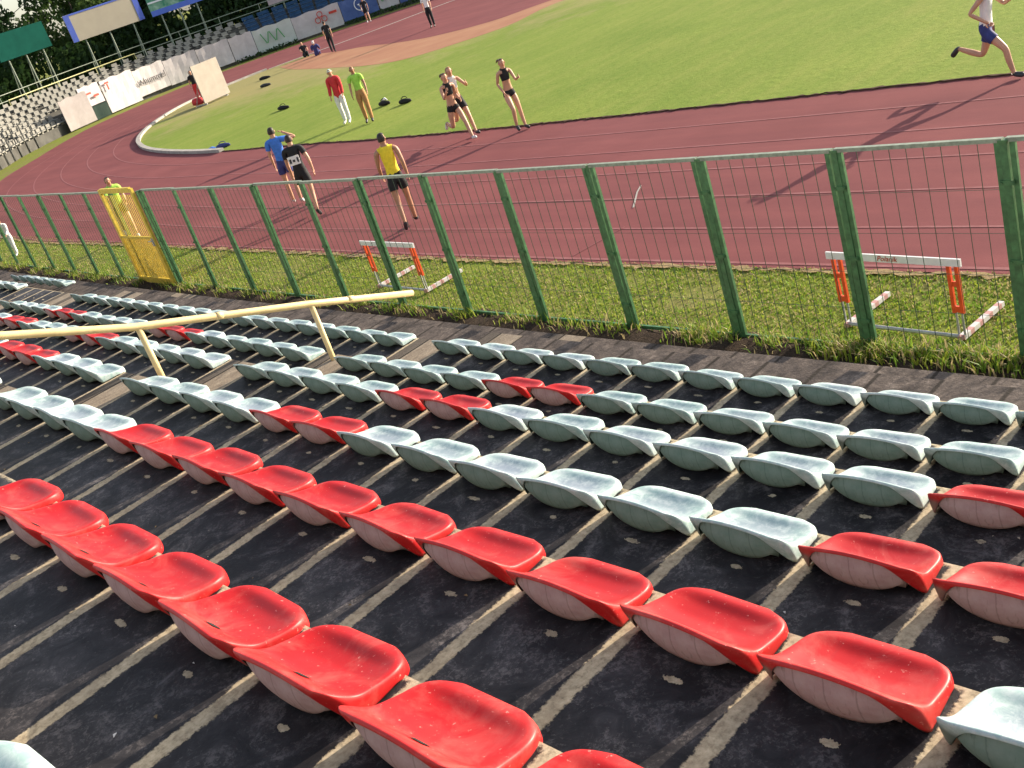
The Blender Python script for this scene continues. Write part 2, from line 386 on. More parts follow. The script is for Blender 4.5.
# outer edge of the track (straight, then bend) and its inner edge
inner=catmull([(30,17.6),(0,17.55),(-15.7,17.6),(-24.7,17.85),(-30.4,18.3),(-37.7,18.75),(-44,19.9),(-48.5,21.4),(-52.0,23.2),(-55.3,25.6),(-58.3,28.6),(-59.7,31.2),(-60.1,33.6),(-60.0,36.0),(-59.0,39.0),(-57.4,43.0),(-56.5,47.5),(-54.2,52.0),(-50,57),(-30,68)],8)
outer=catmull([(30,10.2),(0,10.2),(-12,10.25),(-20,10.45),(-28.6,10.7),(-36,10.9),(-46,12.4),(-57.2,17.4),(-63.2,22.2),(-66.9,25.5),(-69.6,28.6),(-71.3,32.3),(-72.6,36.6),(-72.3,40.3),(-71.0,43.8),(-68.2,48.2),(-64.8,51.8),(-59,57),(-50,63.5),(-36,76)],8)
track_poly=[(p.x,p.y) for p in outer]+[(20,90),(30,90)]
sheet('running_track',track_poly,-.016,M['track'])
infield_poly=[(p.x,p.y) for p in inner]+[(20,66),(30,66)]
sheet('infield_grass',infield_poly,-.004,mat_infield())
# red high-jump apron cutting into the far side of the infield, with its worn orange edge
apron=catmull([(-59.2,38.6),(-57.6,38.2),(-54,37.2),(-50,36.6),(-46.5,35.6),(-42.5,35.0),(-39,35.8),(-37.5,38.2),(-33,43),(-26,52),(-20,62)],6)
sheet('jumping_apron',[(p.x,p.y) for p in apron]+[(-30,68),(-50,57),(-54.2,52.0),(-56.5,47.5),(-57.4,43.0)],.004,M['track'])
orange=catmull([(-58.5,36.0),(-54.5,34.2),(-50,32.7),(-46,31.5),(-42.5,30.5),(-39.2,30.1),(-37.3,31.2),(-35.6,33.5),(-35.8,37.5),(-31,43),(-24,52),(-18,62)],6)
sheet('worn_dirt',[(p.x,p.y) for p in orange]+[(p.x,p.y) for p in reversed(apron[6:])],.001,M['dirt'])
lane_mats=M['line']
nin=len(inner)
def offset_curve(pts, d):
    out=[]
    for i,p in enumerate(pts):
        t=(pts[min(i+1,len(pts)-1)]-pts[max(i-1,0)]).normalized(); out.append(p+Vector((t.y,-t.x,0)) if False else Vector((p.x,p.y,0))+Vector((-t.y,t.x,0))*d)
    return out
inner3=[Vector((p.x,p.y,0)) for p in inner]
for i,dst in enumerate((1.22,2.46,3.68,4.90,6.12)):
    pts=offset_curve(inner3,dst if offset_curve(inner3,1)[0].y<inner3[0].y else -dst)
    pts=[p for p in pts if p.x<25][:100]
    structure(ribbon('lane_line',pts,.05,-.011,M['line']))
structure(ribbon('lane_line',[(p.x,p.y+.12,0) for p in outer if p.x<25 and p.y<20],.06,-.011,M['line']))
# pale kerb round the bend, bare soil edge along the straight
kerb_pts=[p for p in inner3 if p.x<-35.5 and p.y<36.3]
structure(ribbon('bend_kerb',kerb_pts,.20,-.004,M['kerb'],thick=.10))
far_line=catmull([(-60.0,36.2),(-59.3,38.2),(-58.2,40.4),(-57.3,43.3),(-56.6,46.8),(-55.8,49.2),(-54.4,51.6),(-52.5,54.5),(-50,57)],6)
structure(ribbon('far_line',far_line,.32,.008,M['kerb']))
edge_pts=[Vector((x,float(np.interp(-x,[-o.x for o in inner[:60]],[o.y for o in inner[:60]]))+.012*math.sin(x*1.7)+.01*math.sin(x*4.3),0)) for x in np.arange(-35.8,12,.10)]
structure(ribbon('soil_edge',edge_pts,.055,.0,M['edge_soil'],thick=.012,jitter=.026))
straw_pts=[Vector((x,float(np.interp(-x,[-o.x for o in outer[:56]],[o.y for o in outer[:56]]))-.05,0)) for x in np.arange(-44,10,.10)]
structure(ribbon('dry_verge',straw_pts,.09,-.008,M['straw'],jitter=.03))

structure(ribbon('chalk_mark',[(-12.1,13.24,0),(-11.95,12.95,0),(-11.49,12.27,0)],.03,-.006,M['kerb'])); structure(ribbon('chalk_mark',[(-11.2,10.45,0),(-11.12,10.99,0),(-11.05,11.51,0)],.02,-.006,M['line']))
# ------------------------------------------------------------------ terrace of the stand
LIP_Y=[5.366,4.343,3.454,2.562,1.667,.767]; LIP_Z=[1.437,1.8185,2.223,2.584,2.980,3.370]
A0=-8.08                                    # left corner of the first seat right of the aisle
EDGE=[y+.245 for y in LIP_Y]; TZ=[z-.135 for z in LIP_Z]
def terrace():
    rows=[(8.06,.03),(7.35,.46),(6.5,.91)]+list(zip(EDGE,TZ))+[(.10,3.63),(-.8,4.02),(-1.7,4.41)]
    me_v=[];me_f=[];mi=[];uvs=[]
    def quad(a,b,c,d,m,u):
        o=len(me_v); me_v.extend((a,b,c,d)); me_f.append((o,o+1,o+2,o+3)); mi.append(m); uvs.extend(u)
    for r,(ye,z) in enumerate(rows):
        yb=(rows[r+1][0] if r+1<len(rows) else ye-1.0)-.004
        zd=rows[r-1][1] if r>0 else -.4
        painted=r>=3
        for j in range(-84,42):
            x0=A0-.015+.5*j;x1=x0+.5; c0=curve_y(x0);c1=curve_y(x1)
            aisle=j in (-1,-20,-21)
            dz=0.0025*math.sin(j*12.9+r*4.1) if not painted else 0
            m=0 if painted and not aisle else (2 if aisle else 1)
            quad((x0,yb+c0,z+dz),(x1,yb+c1,z+dz),(x1,ye+c1,z+dz),(x0,ye+c0,z+dz),m,[(j,ye-yb),(j+1,ye-yb),(j+1,0),(j,0)])
            quad((x0,ye+c0,z+dz),(x1,ye+c1,z+dz),(x1,ye+c1,zd-.02),(x0,ye+c0,zd-.02),3,[(j,0),(j+1,0),(j+1,1),(j,1)])
    me=bpy.data.meshes.new('concrete_terrace'); me.from_pydata(me_v,[],me_f)
    for k in ('painted','bare','aisle','riser'): me.materials.append(M[k])
    me.polygons.foreach_set('material_index',mi)
    l=me.uv_layers.new(name='UVMap'); l.data.foreach_set('uv',[c for u in uvs for c in u]); me.update()
    structure(link('concrete_terrace',me))
terrace()

# ------------------------------------------------------------------ seats
def lip_z(x):
    x=abs(x); return .137+.026*(1-min(1,x/.225)**2)
def seat_shell(name, mat, mat_in):
    nu,nv=29,20; V=[];F=[]
    def pos(u,v):
        y=.292*v
        w=.228-.030*v
        if y>.207: w=w-.085+math.sqrt(max(0,.085**2-(y-.207)**2))*.99
        rb=.052
        if y<rb: w-=rb-math.sqrt(max(0,rb*rb-(rb-y)**2))
        x=u*w
        pan=float(np.interp(v,[0,.12,.3,.55,.75,.9,1],[.140,.088,.042,.017,.014,.027,.016]))
        zs=float(np.interp(v,[0,.08,.18,.35,.6,.85,1],[.132,.116,.095,.066,.046,.034,.017]))
        z=pan+(zs-pan)*abs(u)**3.2
        s=max(0,1-v/.30)**1.7
        z=z*(1-s)+lip_z(x)*s
        if abs(u)>.93 and v>.08: z-=.007*(abs(u)-.93)/.07
        return x,y,z
    us=[math.copysign(1-(1-abs(t))**1.25,t) for t in np.linspace(-1,1,nu)]
    vs=[t**1.15 for t in np.linspace(0,1,nv)]
    for v in vs:
        for u in us: V.append(pos(u,v))
    for j in range(nv-1):
        for i in range(nu-1):
            F.append((j*nu+i,j*nu+i+1,(j+1)*nu+i+1,(j+1)*nu+i))
    # rim: perimeter folded down
    per=[i for i in range(nu)]+[j*nu+nu-1 for j in range(1,nv)]+[(nv-1)*nu+i for i in range(nu-2,-1,-1)]+[j*nu for j in range(nv-2,0,-1)]
    cx,cy=0,.15; n=len(per); o=len(V); mid=[];low=[]
    for k in per:
        x,y,z=V[k]; v=max(0,y)/.292; d=Vector((x-cx,(y-cy)*1.0,0)); d.normalize()
        if k<nu:
            t=min(1,max(0,(abs(x)-.125)/.085)); t=t**1.5; zb=(z-.012)*(1-t)+.0*t
            out=Vector((0,-1,0))*.009*(1-.3*t)+Vector((math.copysign(1,x),0,0))*.005*t
        else:
            zb=float(np.interp(v,[0,.3,.72,.82,1],[0.0,0.0,0.0,-.02,-.026])); out=d*.008
            zb=min(zb,z-.012)
        mid.append((x+out.x*.8,y+out.y*.8,z-.006)); low.append((x+out.x,y+out.y+(.052*t if k<nu else .052*max(0,1-v/.30)),zb))
    V+=mid+low
    for a in range(n):
        b=(a+1)%n
        F.append((per[b],per[a],o+a,o+b)); F.append((o+b,o+a,o+n+a,o+n+b))
    me=bpy.data.meshes.new(name); me.from_pydata(V,[],F); me.materials.append(mat); me.update()
    ob=link(name,me)
    so=ob.modifiers.new('t','SOLIDIFY'); so.thickness=.0045; so.offset=-1; so.material_offset=0
    ss=ob.modifiers.new('s','SUBSURF'); ss.levels=1; ss.render_levels=1
    bake(ob)
    ob.data.polygons.foreach_set('use_smooth',[True]*len(ob.data.polygons))
    sm=MB(); a=[]; 
    for i in range(7):
        for j in range(3):
            u_=(-.027+.009*i)/.2; v_=.20+.036*j; x,y,z=pos(u_,v_); a.append((x,y,z+.005))
    sm.add(a,[(i*3+j,(i+1)*3+j,(i+1)*3+j+1,i*3+j+1) for i in range(6) for j in range(2)]); so=sm.build('drain_slot',M['dark_hole'],ob); kid(ob,so)
    return ob
def seat_under(name, mat):
    n,m=25,9; V=[];F=[]
    for s in range(m+2):
        for i in range(n):
            t=-1+2*i/(n-1); x=.196*t
            zt=lip_z(x)-.010-.02*abs(t)**6; zb=.004+.118*(1-math.sqrt(max(0,1-t*t)))**1.0
            zb=min(zb,zt-.001)
            if s<m:
                q=s/(m-1); z=zt+(zb-zt)*q; y=.006+.008*q**2+.016*abs(t)**3-.016*math.sin(math.pi*q)*(1-t*t)
            elif s==m: z=min(.012,zb);y=.055;x*=.8
            else: z=.003;y=.20;x*=.75
            V.append((x,y,z))
    for s in range(m+1):
        for i in range(n-1): F.append((s*n+i,(s+1)*n+i,(s+1)*n+i+1,s*n+i+1))
    me=bpy.data.meshes.new(name); me.from_pydata(V,[],F); me.materials.append(mat); 
    me.polygons.foreach_set('use_smooth',[True]*len(me.polygons)); me.update(); return link(name,me)
PROTO={}
def make_seat(kind):
    root=empty('stadium_seat')
    sh=seat_shell('seat_shell',M['red' if kind=='R' else 'green'],M['red_under' if kind=='R' else 'green_under']); sh.parent=root; kid(root,sh)
    un=seat_under('underside',M['red_under' if kind=='R' else 'green_under']); un.parent=root; kid(root,un)
    un['label']='sun bleached pinkish underside' if kind=='R' else 'dull grey green underside'
    return root
PROTO['R']=make_seat('R'); PROTO['G']=make_seat('G'); used=set()
ROWNAME=['front row by the fence','second row from the fence','third row from the fence','fourth row from the fence','fifth row from the fence','sixth row from the fence']
def place_seat(row, j, kind, label, y=None, z=None):
    p=PROTO[kind]
    if kind in used: r=copy_tree(p)
    else: r=p; used.add(kind)
    x=A0+.5*j+.2275+random.uniform(-.006,.006)
    r.location=(x,(LIP_Y[row] if y is None else y)+curve_y(x)+random.uniform(-.006,.006),(TZ[row] if z is None else z)+.001)
    r.rotation_euler=(R(random.uniform(-1.5,1.2)),R(random.uniform(-.6,.6)),curve_rot(x)+R(random.uniform(-2.2,2.2)))
    tag(r,label,'stadium seat','red and green plastic seats on the near terrace')
    return r
COLOURS={}
def rng_(a,b): return range(a,b+1)
RED={0:[],1:[4,5,-7,-8,-14,-15],2:[4,5,12,13,-7,-8,-12,-13],3:[4,5,12,13,14,-5,-6,-7],4:list(rng_(4,13)),5:list(rng_(5,14))}
SPAN={0:(-19,12),1:(-19,13),2:(-14,13),3:(-8,14),4:(-4,15),5:(6,14)}
for row in range(6):
    a,b=SPAN[row]
    for j in range(a,b+1):
        if j in (-1,-20,-21): continue
        k='R' if j in RED[row] else 'G'
        name='red plastic seat' if k=='R' else 'faded green seat'
        side=(ORD[j+1]+' seat right of the aisle') if j>=0 else (ORD[-1-j]+' seat left of the aisle')
        place_seat(row,j,k,'%s in the %s, %s'%(name,ROWNAME[row],side))
# the block beyond the second aisle, at the left edge of the picture
for n_,j in enumerate(range(-25,-31,-1)):
    place_seat(0,j,'G','whitish green seat beyond the far aisle, %s in its front row'%ORD[n_+1],y=6.05,z=1.08)
for n_,j in enumerate(range(-26,-31,-1)):
    place_seat(0,j,'G','whitish green seat beyond the far aisle, %s in its row behind'%ORD[n_+1],y=5.38,z=1.31)
place_seat(5,11.72,'G','whitish seat whose front corner shows in the bottom left corner',y=-.090,z=3.745)

def debris():
    mb=MB(); rr=random.Random(9)
    for k in range(420):
        r=rr.randrange(0,6); x=rr.uniform(-17,0); y=EDGE[r]-rr.uniform(.05,.85); sz=rr.uniform(.004,.014)*(1 if rr.random()<.9 else 2.2); a=rr.uniform(0,6.28)
        if y<(EDGE[r+1] if r<5 else .1)+.01: continue
        pts=[Vector((x+math.cos(a+q*1.57)*sz*(1,.5,1,.6)[q],y+curve_y(x)+math.sin(a+q*1.57)*sz*(1,.5,1,.6)[q],TZ[r]+.004+(.004 if q%2 else 0))) for q in range(4)]
        mb.mi=rr.choice((0,0,1,2)); mb.add(pts,[(0,1,2,3)])
    o=mb.build('debris',[simple('dry_leaf_bits',(.20,.14,.07),.9,.3,8),simple('mortar_crumbs',(.42,.37,.29),.9,.2,8),simple('paper_scraps',(.62,.60,.56),.9,.1,8)]); tag(o,'scattered crumbs, leaf bits and paper scraps on the dark steps','debris',kind='stuff')
debris()
# ------------------------------------------------------------------ handrail down the aisle
def handrail():
    x=-8.36; root=empty('handrail',(x,3.05,2.065))
    P=lambda y,z:(0,y-3.05,z-2.09)
    m=MB(); m.path([P(1.15,3.62),P(2.08,3.235),P(3.01,2.83),P(4.53,2.285),P(5.62,1.865)],.032,12)
    m.build('rail_pipe',M['pipe_yellow'],root,True)
    for y,zt,zb in ((1.50,3.46,2.845),(3.03,2.81,2.088),(4.55,2.27,1.684-.38)):
        m=MB(); m.tube(P(y,zb),P(y,zt),.026,.026,12); m.tube(P(y,zb),P(y,zb+.012),.07,.07,12); m.build('post',M['pipe_yellow'],root,True)
    for y,z in ((3.7,2.585),(4.95,2.127)): m=MB(); m.tube(P(y-.03,z+.012),P(y+.03,z-.012),.0335,.0335,12); m.build('weld_collar',M['pipe_yellow'],root,True)
    tag(root,'long cream yellow tubular handrail sloping down beside the aisle','handrail')
handrail()

# ------------------------------------------------------------------ fence
FY=8.357; SP=1.5239; FPH=-14.4542; FH=2.06
def fence():
    root=empty('mesh_fence',(-14.45,FY,0)); tag(root,'tall green mesh fence between the terrace and the track','fence')
    def at(x): return (x+14.45,curve_y(x),0)
    post0=None; panel0=None; wire0=None; rail0=None
    W=SP-.075
    for k in range(-15,10):
        x=FPH+k*SP
        gate_l=(k==-5)
        m=None
        if post0 is None:
            m=MB(); m.box((0,0,FH/2-.15),(.06,.06,FH+.26)); m.box((0,0,FH-.01),(.075,.075,.02))
            for z in (.35,1.0,1.7): m.box((0,-.034,z),(.12,.008,.04)); m.tube((-.045,-.04,z),(-.045,-.047,z),.012,.012,6); m.tube((.045,-.04,z),(.045,-.047,z),.012,.012,6)
            post0=m.build('post',M['fence'],root); o=post0
        else: o=post0.copy(); COL.objects.link(o)
        o.location=at(x); o.rotation_euler=(0,R(random.uniform(-.5,.5)),curve_rot(x))
        if gate_l: continue
        xm=x+SP/2
        if panel0 is None:
            h=FH-.06
            m=MB()
            for s in (-1,1): m.box((s*(W/2-.022),0,h/2+.04),(.044,.036,h))
            m.box((0,0,.06),(W-.09,.03,.04))
            panel0=m.build('panel_frame',M['fence'],root); o=panel0
            m=MB(); nw=9
            for i in range(1,nw): 
                xx=-W/2+.03+(W-.06)*i/nw; m.box((xx,0,h/2+.06),(.0048,.0048,h-.06))
            for i in range(1,5): m.box((0,.006,.08+(h-.06)*i/5),(W-.09,.0032,.0032))
            wire0=m.build('wire_mesh',M['wire'],panel0)
            m=MB(); m.box((0,0,h+.055),(W+.05,.045,.035)); rail0=m.build('top_rail',M['rail_grey'],panel0)
            kid(panel0,wire0); kid(panel0,rail0)
        else: o=copy_tree(panel0,root)
        o.location=at(xm); o.rotation_euler=(R(random.uniform(-.6,.6)),0,curve_rot(xm))
    return root
fence()
def gate():
    xl,xr=-22.50,-20.70; xm=(xl+xr)/2; w=xr-xl-.06
    root=empty('yellow_gate',(xm,FY+curve_y(xm)+.0,0),curve_rot(xm)); tag(root,'narrow yellow barred gate set in the green fence','gate')
    m=MB(); h=2.1
    for s in (-1,1): m.box((s*(w/2-.05),-.06,h/2+.03),(.10,.05,h))
    m.box((0,-.06,h),(w-.2,.05,.10)); m.box((0,-.06,.12),(w-.2,.05,.12))
    m.build('gate_frame',M['gate_yellow'],root)
    m=MB(); n=17
    for i in range(1,n): m.box((-w/2+.1+(w-.2)*i/n,-.055,h/2),(.012,.012,h-.2))
    m.build('gate_bars',M['gate_yellow'],root)
    m=MB(); n=44
    for i in range(n): m.box((0,-.042,.2+.86*i/n),(w-.2,.012,.011))
    m.box((0,-.06,1.08),(w-.2,.03,.05))
    m.build('lower_mesh',M['gate_yellow'],root)
    for s in (-1,1): m=MB(); m.box((s*(w/2+.035),0,h/2-.1),(.05,.06,h+.10)); m.build('gate_post',M['fence'],root)
    m=MB(); m.box((w/2-.06,-.10,1.0),(.05,.03,.16)); m.tube((w/2-.06,-.13,1.03),(w/2-.18,-.13,1.03),.012,.012,8); m.build('latch',M['steel'],root)
gate()

# ------------------------------------------------------------------ soil bank, grass and weeds under the fence
def verge():
    mb=MB(); nx=260; ny=6; xs=np.linspace(-40,9,nx); V=[];F=[]
    for i,x in enumerate(xs):
        for j in range(ny):
            t=j/(ny-1); y=7.98+.62*t+.05*math.sin(x*3.1+j)+.03*RNG.normal()*(0<j<ny-1)
            z=.035+.03*math.sin(math.pi*t)+.018*RNG.normal()-(.06*t if t>.5 else 0)
            if j==ny-1: z=-.04
            V.append((x,y+curve_y(x),z))
    for i in range(nx-1):
        for j in range(ny-1): a=i*ny+j; F.append((a,a+ny,a+ny+1,a+1))
    mb.add(V,F); structure(mb.build('soil_bank',M['soil'],None,True))
verge()
def blade_mat(name,a,b):
    t=NT(name); p=t.pos(); n=t.noise(p,2.5,4,.7); c=t.mix(n,a,b)
    t.b.inputs['Subsurface Weight'].default_value=0
    tr=t.N('ShaderNodeBsdfTranslucent'); t.l.new(c,tr.inputs[0]); mx=t.N('ShaderNodeMixShader'); mx.inputs[0].default_value=.35
    t.l.new(t.b.outputs[0],mx.inputs[1]); t.l.new(tr.outputs[0],mx.inputs[2]); t.l.new(mx.outputs[0],t.n['Material Output'].inputs[0])
    return t.out(c,.6,.3)
BL=[blade_mat('grass_green',(.11,.21,.02),(.19,.31,.035)),blade_mat('grass_yellow_green',(.24,.32,.03),(.36,.40,.06)),blade_mat('grass_straw',(.33,.26,.12),(.46,.38,.20))]
def blades(name, n, sampler, hmin, hmax, wmul, probs, label, cat):
    V=np.zeros((n*5,3)); F=[]; mi=[]
    for i in range(n):
        x,y,z=sampler(); h=random.uniform(hmin,hmax); a=random.uniform(0,6.283); w=(.004+.004*random.random())*wmul
        dx,dy=math.cos(a),math.sin(a); lean=random.uniform(.1,.9)*h; la=random.uniform(0,6.283); lx,ly=math.cos(la)*lean,math.sin(la)*lean
        V[i*5+0]=(x-dx*w,y-dy*w,z);V[i*5+1]=(x+dx*w,y+dy*w,z)
        V[i*5+2]=(x+lx*.35+dx*w*.8,y+ly*.35+dy*w*.8,z+h*.6);V[i*5+3]=(x+lx*.35-dx*w*.8,y+ly*.35-dy*w*.8,z+h*.6)
        V[i*5+4]=(x+lx,y+ly,z+h*random.uniform(.75,1))
        F.append((i*5,i*5+1,i*5+2,i*5+3));F.append((i*5+3,i*5+2,i*5+4))
        k=random.choices((0,1,2),probs(x,y))[0]; mi+=[k,k]
    me=bpy.data.meshes.new(name); me.from_pydata(V.tolist(),[],F)
    for b in BL: me.materials.append(b)
    me.polygons.foreach_set('material_index',mi); me.update()
    return tag(link(name,me),label,cat,kind='stuff')
def s_strip():
    while True:
        x=-2.0-36*random.random()**1.7; y=8.45+curve_y(x)+random.random()*1.75
        if math.sin(x*1.3)+math.sin(y*4.1+x*.7)+math.sin(x*3.7-y*2)<1.7 or random.random()<.3: break
    return x,y,-.03
def p_strip(x,y):
    t=(y-curve_y(x)-8.4)/1.8; return (.42+.1*math.sin(x*2.1),.42,.16+(.5 if t>.93 else 0)+.25*max(0,math.sin(x*1.9+y*3))) 
blades('grass',52000,s_strip,.012,.048,1.3,p_strip,'short sunlit grass between the green fence and the track','grass')
def s_weed():
    c=random.choice(WEEDC); x=c[0]+random.gauss(0,c[1]); return x,8.27+curve_y(x)+random.gauss(0,.10),.02
WEEDC=[(-3.3-1.0*i+random.uniform(-.4,.4),random.uniform(.1,.35)) for i in range(32)]+[(-4.2,.4),(-4.9,.35),(-5.6,.3),(-3.7,.4),(-7.2,.2),(-5.3,.25)]*3
blades('weeds',9000,s_weed,.04,.20,1.3,lambda x,y:(.40,.30,.30),'ragged weeds and dry stalks growing along the fence foot','weeds')

# ------------------------------------------------------------------ hurdles
def mat_striped():
    t=NT('red_and_white_stripes'); x,y,z=t.sep(t.obj()); f=t.math('FRACT',t.math('DIVIDE',y,.17)); n=t.noise(t.obj(),20,4,.7)
    return t.out(t.mix(t.ramp(f,[(.60,0.0),(.62,1.0)]),(.62,.59,.57),t.mix(n,(.46,.20,.18),(.58,.36,.34))),.55,.3)
M['striped']=mat_striped()
def text(body, size, mat, parent, loc, rot, name='lettering', shear=0.0, align='CENTER', ext=.002):
    c=bpy.data.curves.new(name,'FONT'); c.body=body; c.size=size; c.align_x=align; c.align_y='CENTER'; c.shear=shear; c.extrude=ext; c.resolution_u=3
    c.materials.append(mat); o=link(name,c,parent); o.location=loc; o.rotation_euler=rot; bake_text(o); return o
def bake_text(o):
    dg=bpy.context.evaluated_depsgraph_get(); me=bpy.data.meshes.new_from_object(o.evaluated_get(dg))
    n=bpy.data.objects.new(o.name,me); COL.objects.link(n); n.parent=o.parent; n.location=o.location; n.rotation_euler=o.rotation_euler
    nm=o.name; bpy.data.objects.remove(o); n.name=nm; return n
def hurdle(x, y, rz, h, label, lettering, w=1.2):
    root=empty('hurdle',(x,y,-.01),rz); tag(root,label,'hurdle','hurdles parked on the grass')
    m=MB(); m.box((0,0,h-.035),(w,.022,.075)); b=m.build('crossbar',M['white_paint'],root)
    if lettering:
        text(lettering,.075,M['ink_red'],root,(-.03,-.0135,h-.035),(R(90),0,0),shear=.3)
    for s in (-1,1):
        m=MB(); xx=s*(w/2-.10)
        m.box((xx-.04,.016,(h+.26)/2),(.036,.03,h-.30)); m.box((xx+.04,.016,(h+.26)/2),(.036,.03,h-.30)); m.box((xx,.016,.58),(.09,.02,.05)); m.box((xx,.016,.32),(.10,.025,.06))
        m.build('upright',M['orange'],root)
        m=MB(); m.tube((xx-.03,.016,.03),(xx-.03,.016,.36),.011,.011,8); m.tube((xx+.03,.016,.03),(xx+.03,.016,.36),.011,.011,8); m.build('leg',M['steel'],root)
        m=MB(); m.box((xx+.01,.36,.035),(.055,.74,.05)); m.tube((xx,.0,.03),(xx,-.03,.03),.03,.03,8); m.build('foot',M['striped'],root)
    m=MB(); m.tube((-w/2+.1,.0,.04),(w/2-.1,0,.04),.02,.02,8); m.build('base_bar',M['steel'],root)
    return root
hurdle(-5.20,8.80,R(-5),.84,'orange and white hurdle nearest the right end of the fence','Polanik',w=1.45)
hurdle(-13.72,9.08,R(-3),.82,'orange and white hurdle near the end of the yellow handrail',None,w=1.5)

# ------------------------------------------------------------------ people
def seg_dist(P,a,b):
    ab=b-a; t=np.clip(((P-a)@ab)/max(ab@ab,1e-9),0,1); return np.linalg.norm(P-(a+t[:,None]*ab),axis=1),t
def person(label, pos, yaw, H=1.75, pose=None, outfit=None, skin='skin', hair='hair_dark', pony=False, female=False, lift=0.0, group=None, seated=False, extra=None, details=True):
    ps=dict(lean=4,tl=3,kl=3,tr=-3,kr=3,al=5,el=10,ar=-5,er=10,head=0,nod=0,abl=8,abr=8,twist=0); ps.update(pose or {})
    s=H/1.75; ln=R(ps['lean'])
    def V(x,y,z): return np.array([x,y,z],float)
    up=V(0,math.sin(ln),math.cos(ln)); fwd=V(0,math.cos(ln),-math.sin(ln))
    pel=V(0,0,.93); waist=pel+up*.20; chest=pel+up*.40; nb=pel+up*.535; neck=pel+up*.60
    hd=neck+up*.10+fwd*.02; htop=hd+up*.105; chin=hd-up*.06+fwd*.05
    sw=.155 if female else .185; hw=.095 if female else .09
    J={};N=[];E=[];Rd=[]
    def node(name,p,r):
        J[name]=len(N); N.append(p*s); Rd.append((r[0]*s,r[1]*s) if isinstance(r,tuple) else (r*s,r*s)); return J[name]
    def edge(a,b): E.append((J[a],J[b]))
    node('pelvis',pel,(.135,.105)); node('waist',waist,(.112 if female else .128,.085)); node('chest',chest,(.14 if female else .165,.105)); node('nb',nb,(.075,.065)); node('neck',neck,.052); node('head',hd,(.078,.092)); node('htop',htop,(.055,.065))
    for a,b in (('pelvis','waist'),('waist','chest'),('chest','nb'),('nb','neck'),('neck','head'),('head','htop')): edge(a,b)
    def sag(a): return V(0,math.sin(a),-math.cos(a))
    low=9
    for sd,S in (('l',-1),('r',1)):
        hip=pel+V(S*hw,0,-.05); th=R(ps['t'+sd]); kn=R(ps['k'+sd])
        knee=hip+sag(th)*.42+V(S*.01,0,0); ank=knee+sag(th-kn)*.41
        fa=th-kn+R(82 if ps['k'+sd]<60 else 60); toe=ank+sag(fa)*.15+V(S*.02,0,0)-V(0,0,.03); heel=ank-sag(fa)*.05-V(0,0,.02)
        node('hip'+sd,hip,.088 if not female else .086); node('mid'+sd,(hip+knee)/2+V(0,.012,0),.072); node('knee'+sd,knee,.053); node('calf'+sd,knee*.6+ank*.4-V(0,.012,0),.052); node('ank'+sd,ank,.034); node('toe'+sd,toe,(.036,.026))
        edge('pelvis','hip'+sd);edge('hip'+sd,'mid'+sd);edge('mid'+sd,'knee'+sd);edge('knee'+sd,'calf'+sd);edge('calf'+sd,'ank'+sd);edge('ank'+sd,'toe'+sd)
        low=min(low,ank[2]-.055,toe[2]-.03)
        sh=nb-up*.045+V(S*sw,0,0); aa=R(ps['a'+sd])+0; ab=R(ps['ab'+sd]); ea=R(ps['e'+sd])
        du=V(S*math.sin(ab),math.sin(aa)*math.cos(ab),-math.cos(aa)*math.cos(ab)); el=sh+du*.28
        df=V(-S*math.sin(ab)*.6*(1 if ea>.5 else -.3),math.sin(aa+ea),-math.cos(aa+ea)); 
        if ps.get('hand'+sd) is not None: df=np.array(ps['hand'+sd],float)
        df=df/np.linalg.norm(df); wr=el+df*.25; palm=wr+df*.075
        node('sh'+sd,sh,.058 if not female else .048); node('el'+sd,el,.039 if not female else .034); node('fo'+sd,el*.65+wr*.35,.038 if not female else .033); node('wr'+sd,wr,.026); node('palm'+sd,palm,(.036,.018))
        edge('nb','sh'+sd);edge('sh'+sd,'el'+sd);edge('el'+sd,'fo'+sd);edge('fo'+sd,'wr'+sd);edge('wr'+sd,'palm'+sd)
        J['df'+sd]=df
    me=bpy.data.meshes.new('person'); me.from_pydata([tuple(p) for p in N],E,[]); me.update()
    ob=link('body',me); sk=ob.modifiers.new('skin','SKIN'); sk.use_smooth_shade=True; sk.branch_smoothing=.6
    for i,r in enumerate(Rd): me.skin_vertices[0].data[i].radius=r
    me.skin_vertices[0].data[0].use_root=True
    sb=ob.modifiers.new('sub','SUBSURF'); sb.levels=2; sb.render_levels=2
    bake(ob); me=ob.data
    P=np.array([v.co for v in me.vertices]); NR=np.array([v.normal for v in me.vertices])
    bones=[(k,J_[0],J_[1]) for k,J_ in {'torso_low':('pelvis','waist'),'torso_mid':('waist','chest'),'torso_up':('chest','nb'),'neck':('nb','neck'),'head':('neck','htop')}.items()]
    for sd in 'lr': bones+=[('hip','pelvis','hip'+sd),('thigh','hip'+sd,'knee'+sd),('shin','knee'+sd,'ank'+sd),('foot','ank'+sd,'toe'+sd),('shoulder','nb','sh'+sd),('upper','sh'+sd,'el'+sd),('fore','el'+sd,'wr'+sd),('hand','wr'+sd,'palm'+sd)]
    Rr=[]
    for b,a,c in bones:
        d,t=seg_dist(P,N[J[a]],N[J[c]]); r=max(Rd[J[a]])*(1-t)+max(Rd[J[c]])*t; Rr.append(d/np.maximum(r,1e-4))
    Rr=np.array(Rr); bi=Rr.argmin(0); names=[b[0] for b in bones]
    T=np.zeros(len(P))
    for k,(b,a,c) in enumerate(bones):
        q=bi==k
        if q.any(): T[q]=seg_dist(P[q],N[J[a]],N[J[c]])[1]
    bn=np.array([names[k] for k in bi])
    root=empty('person',(pos[0],pos[1],lift-low*s if not seated else lift),yaw)
    tag(root,label,'person',group)
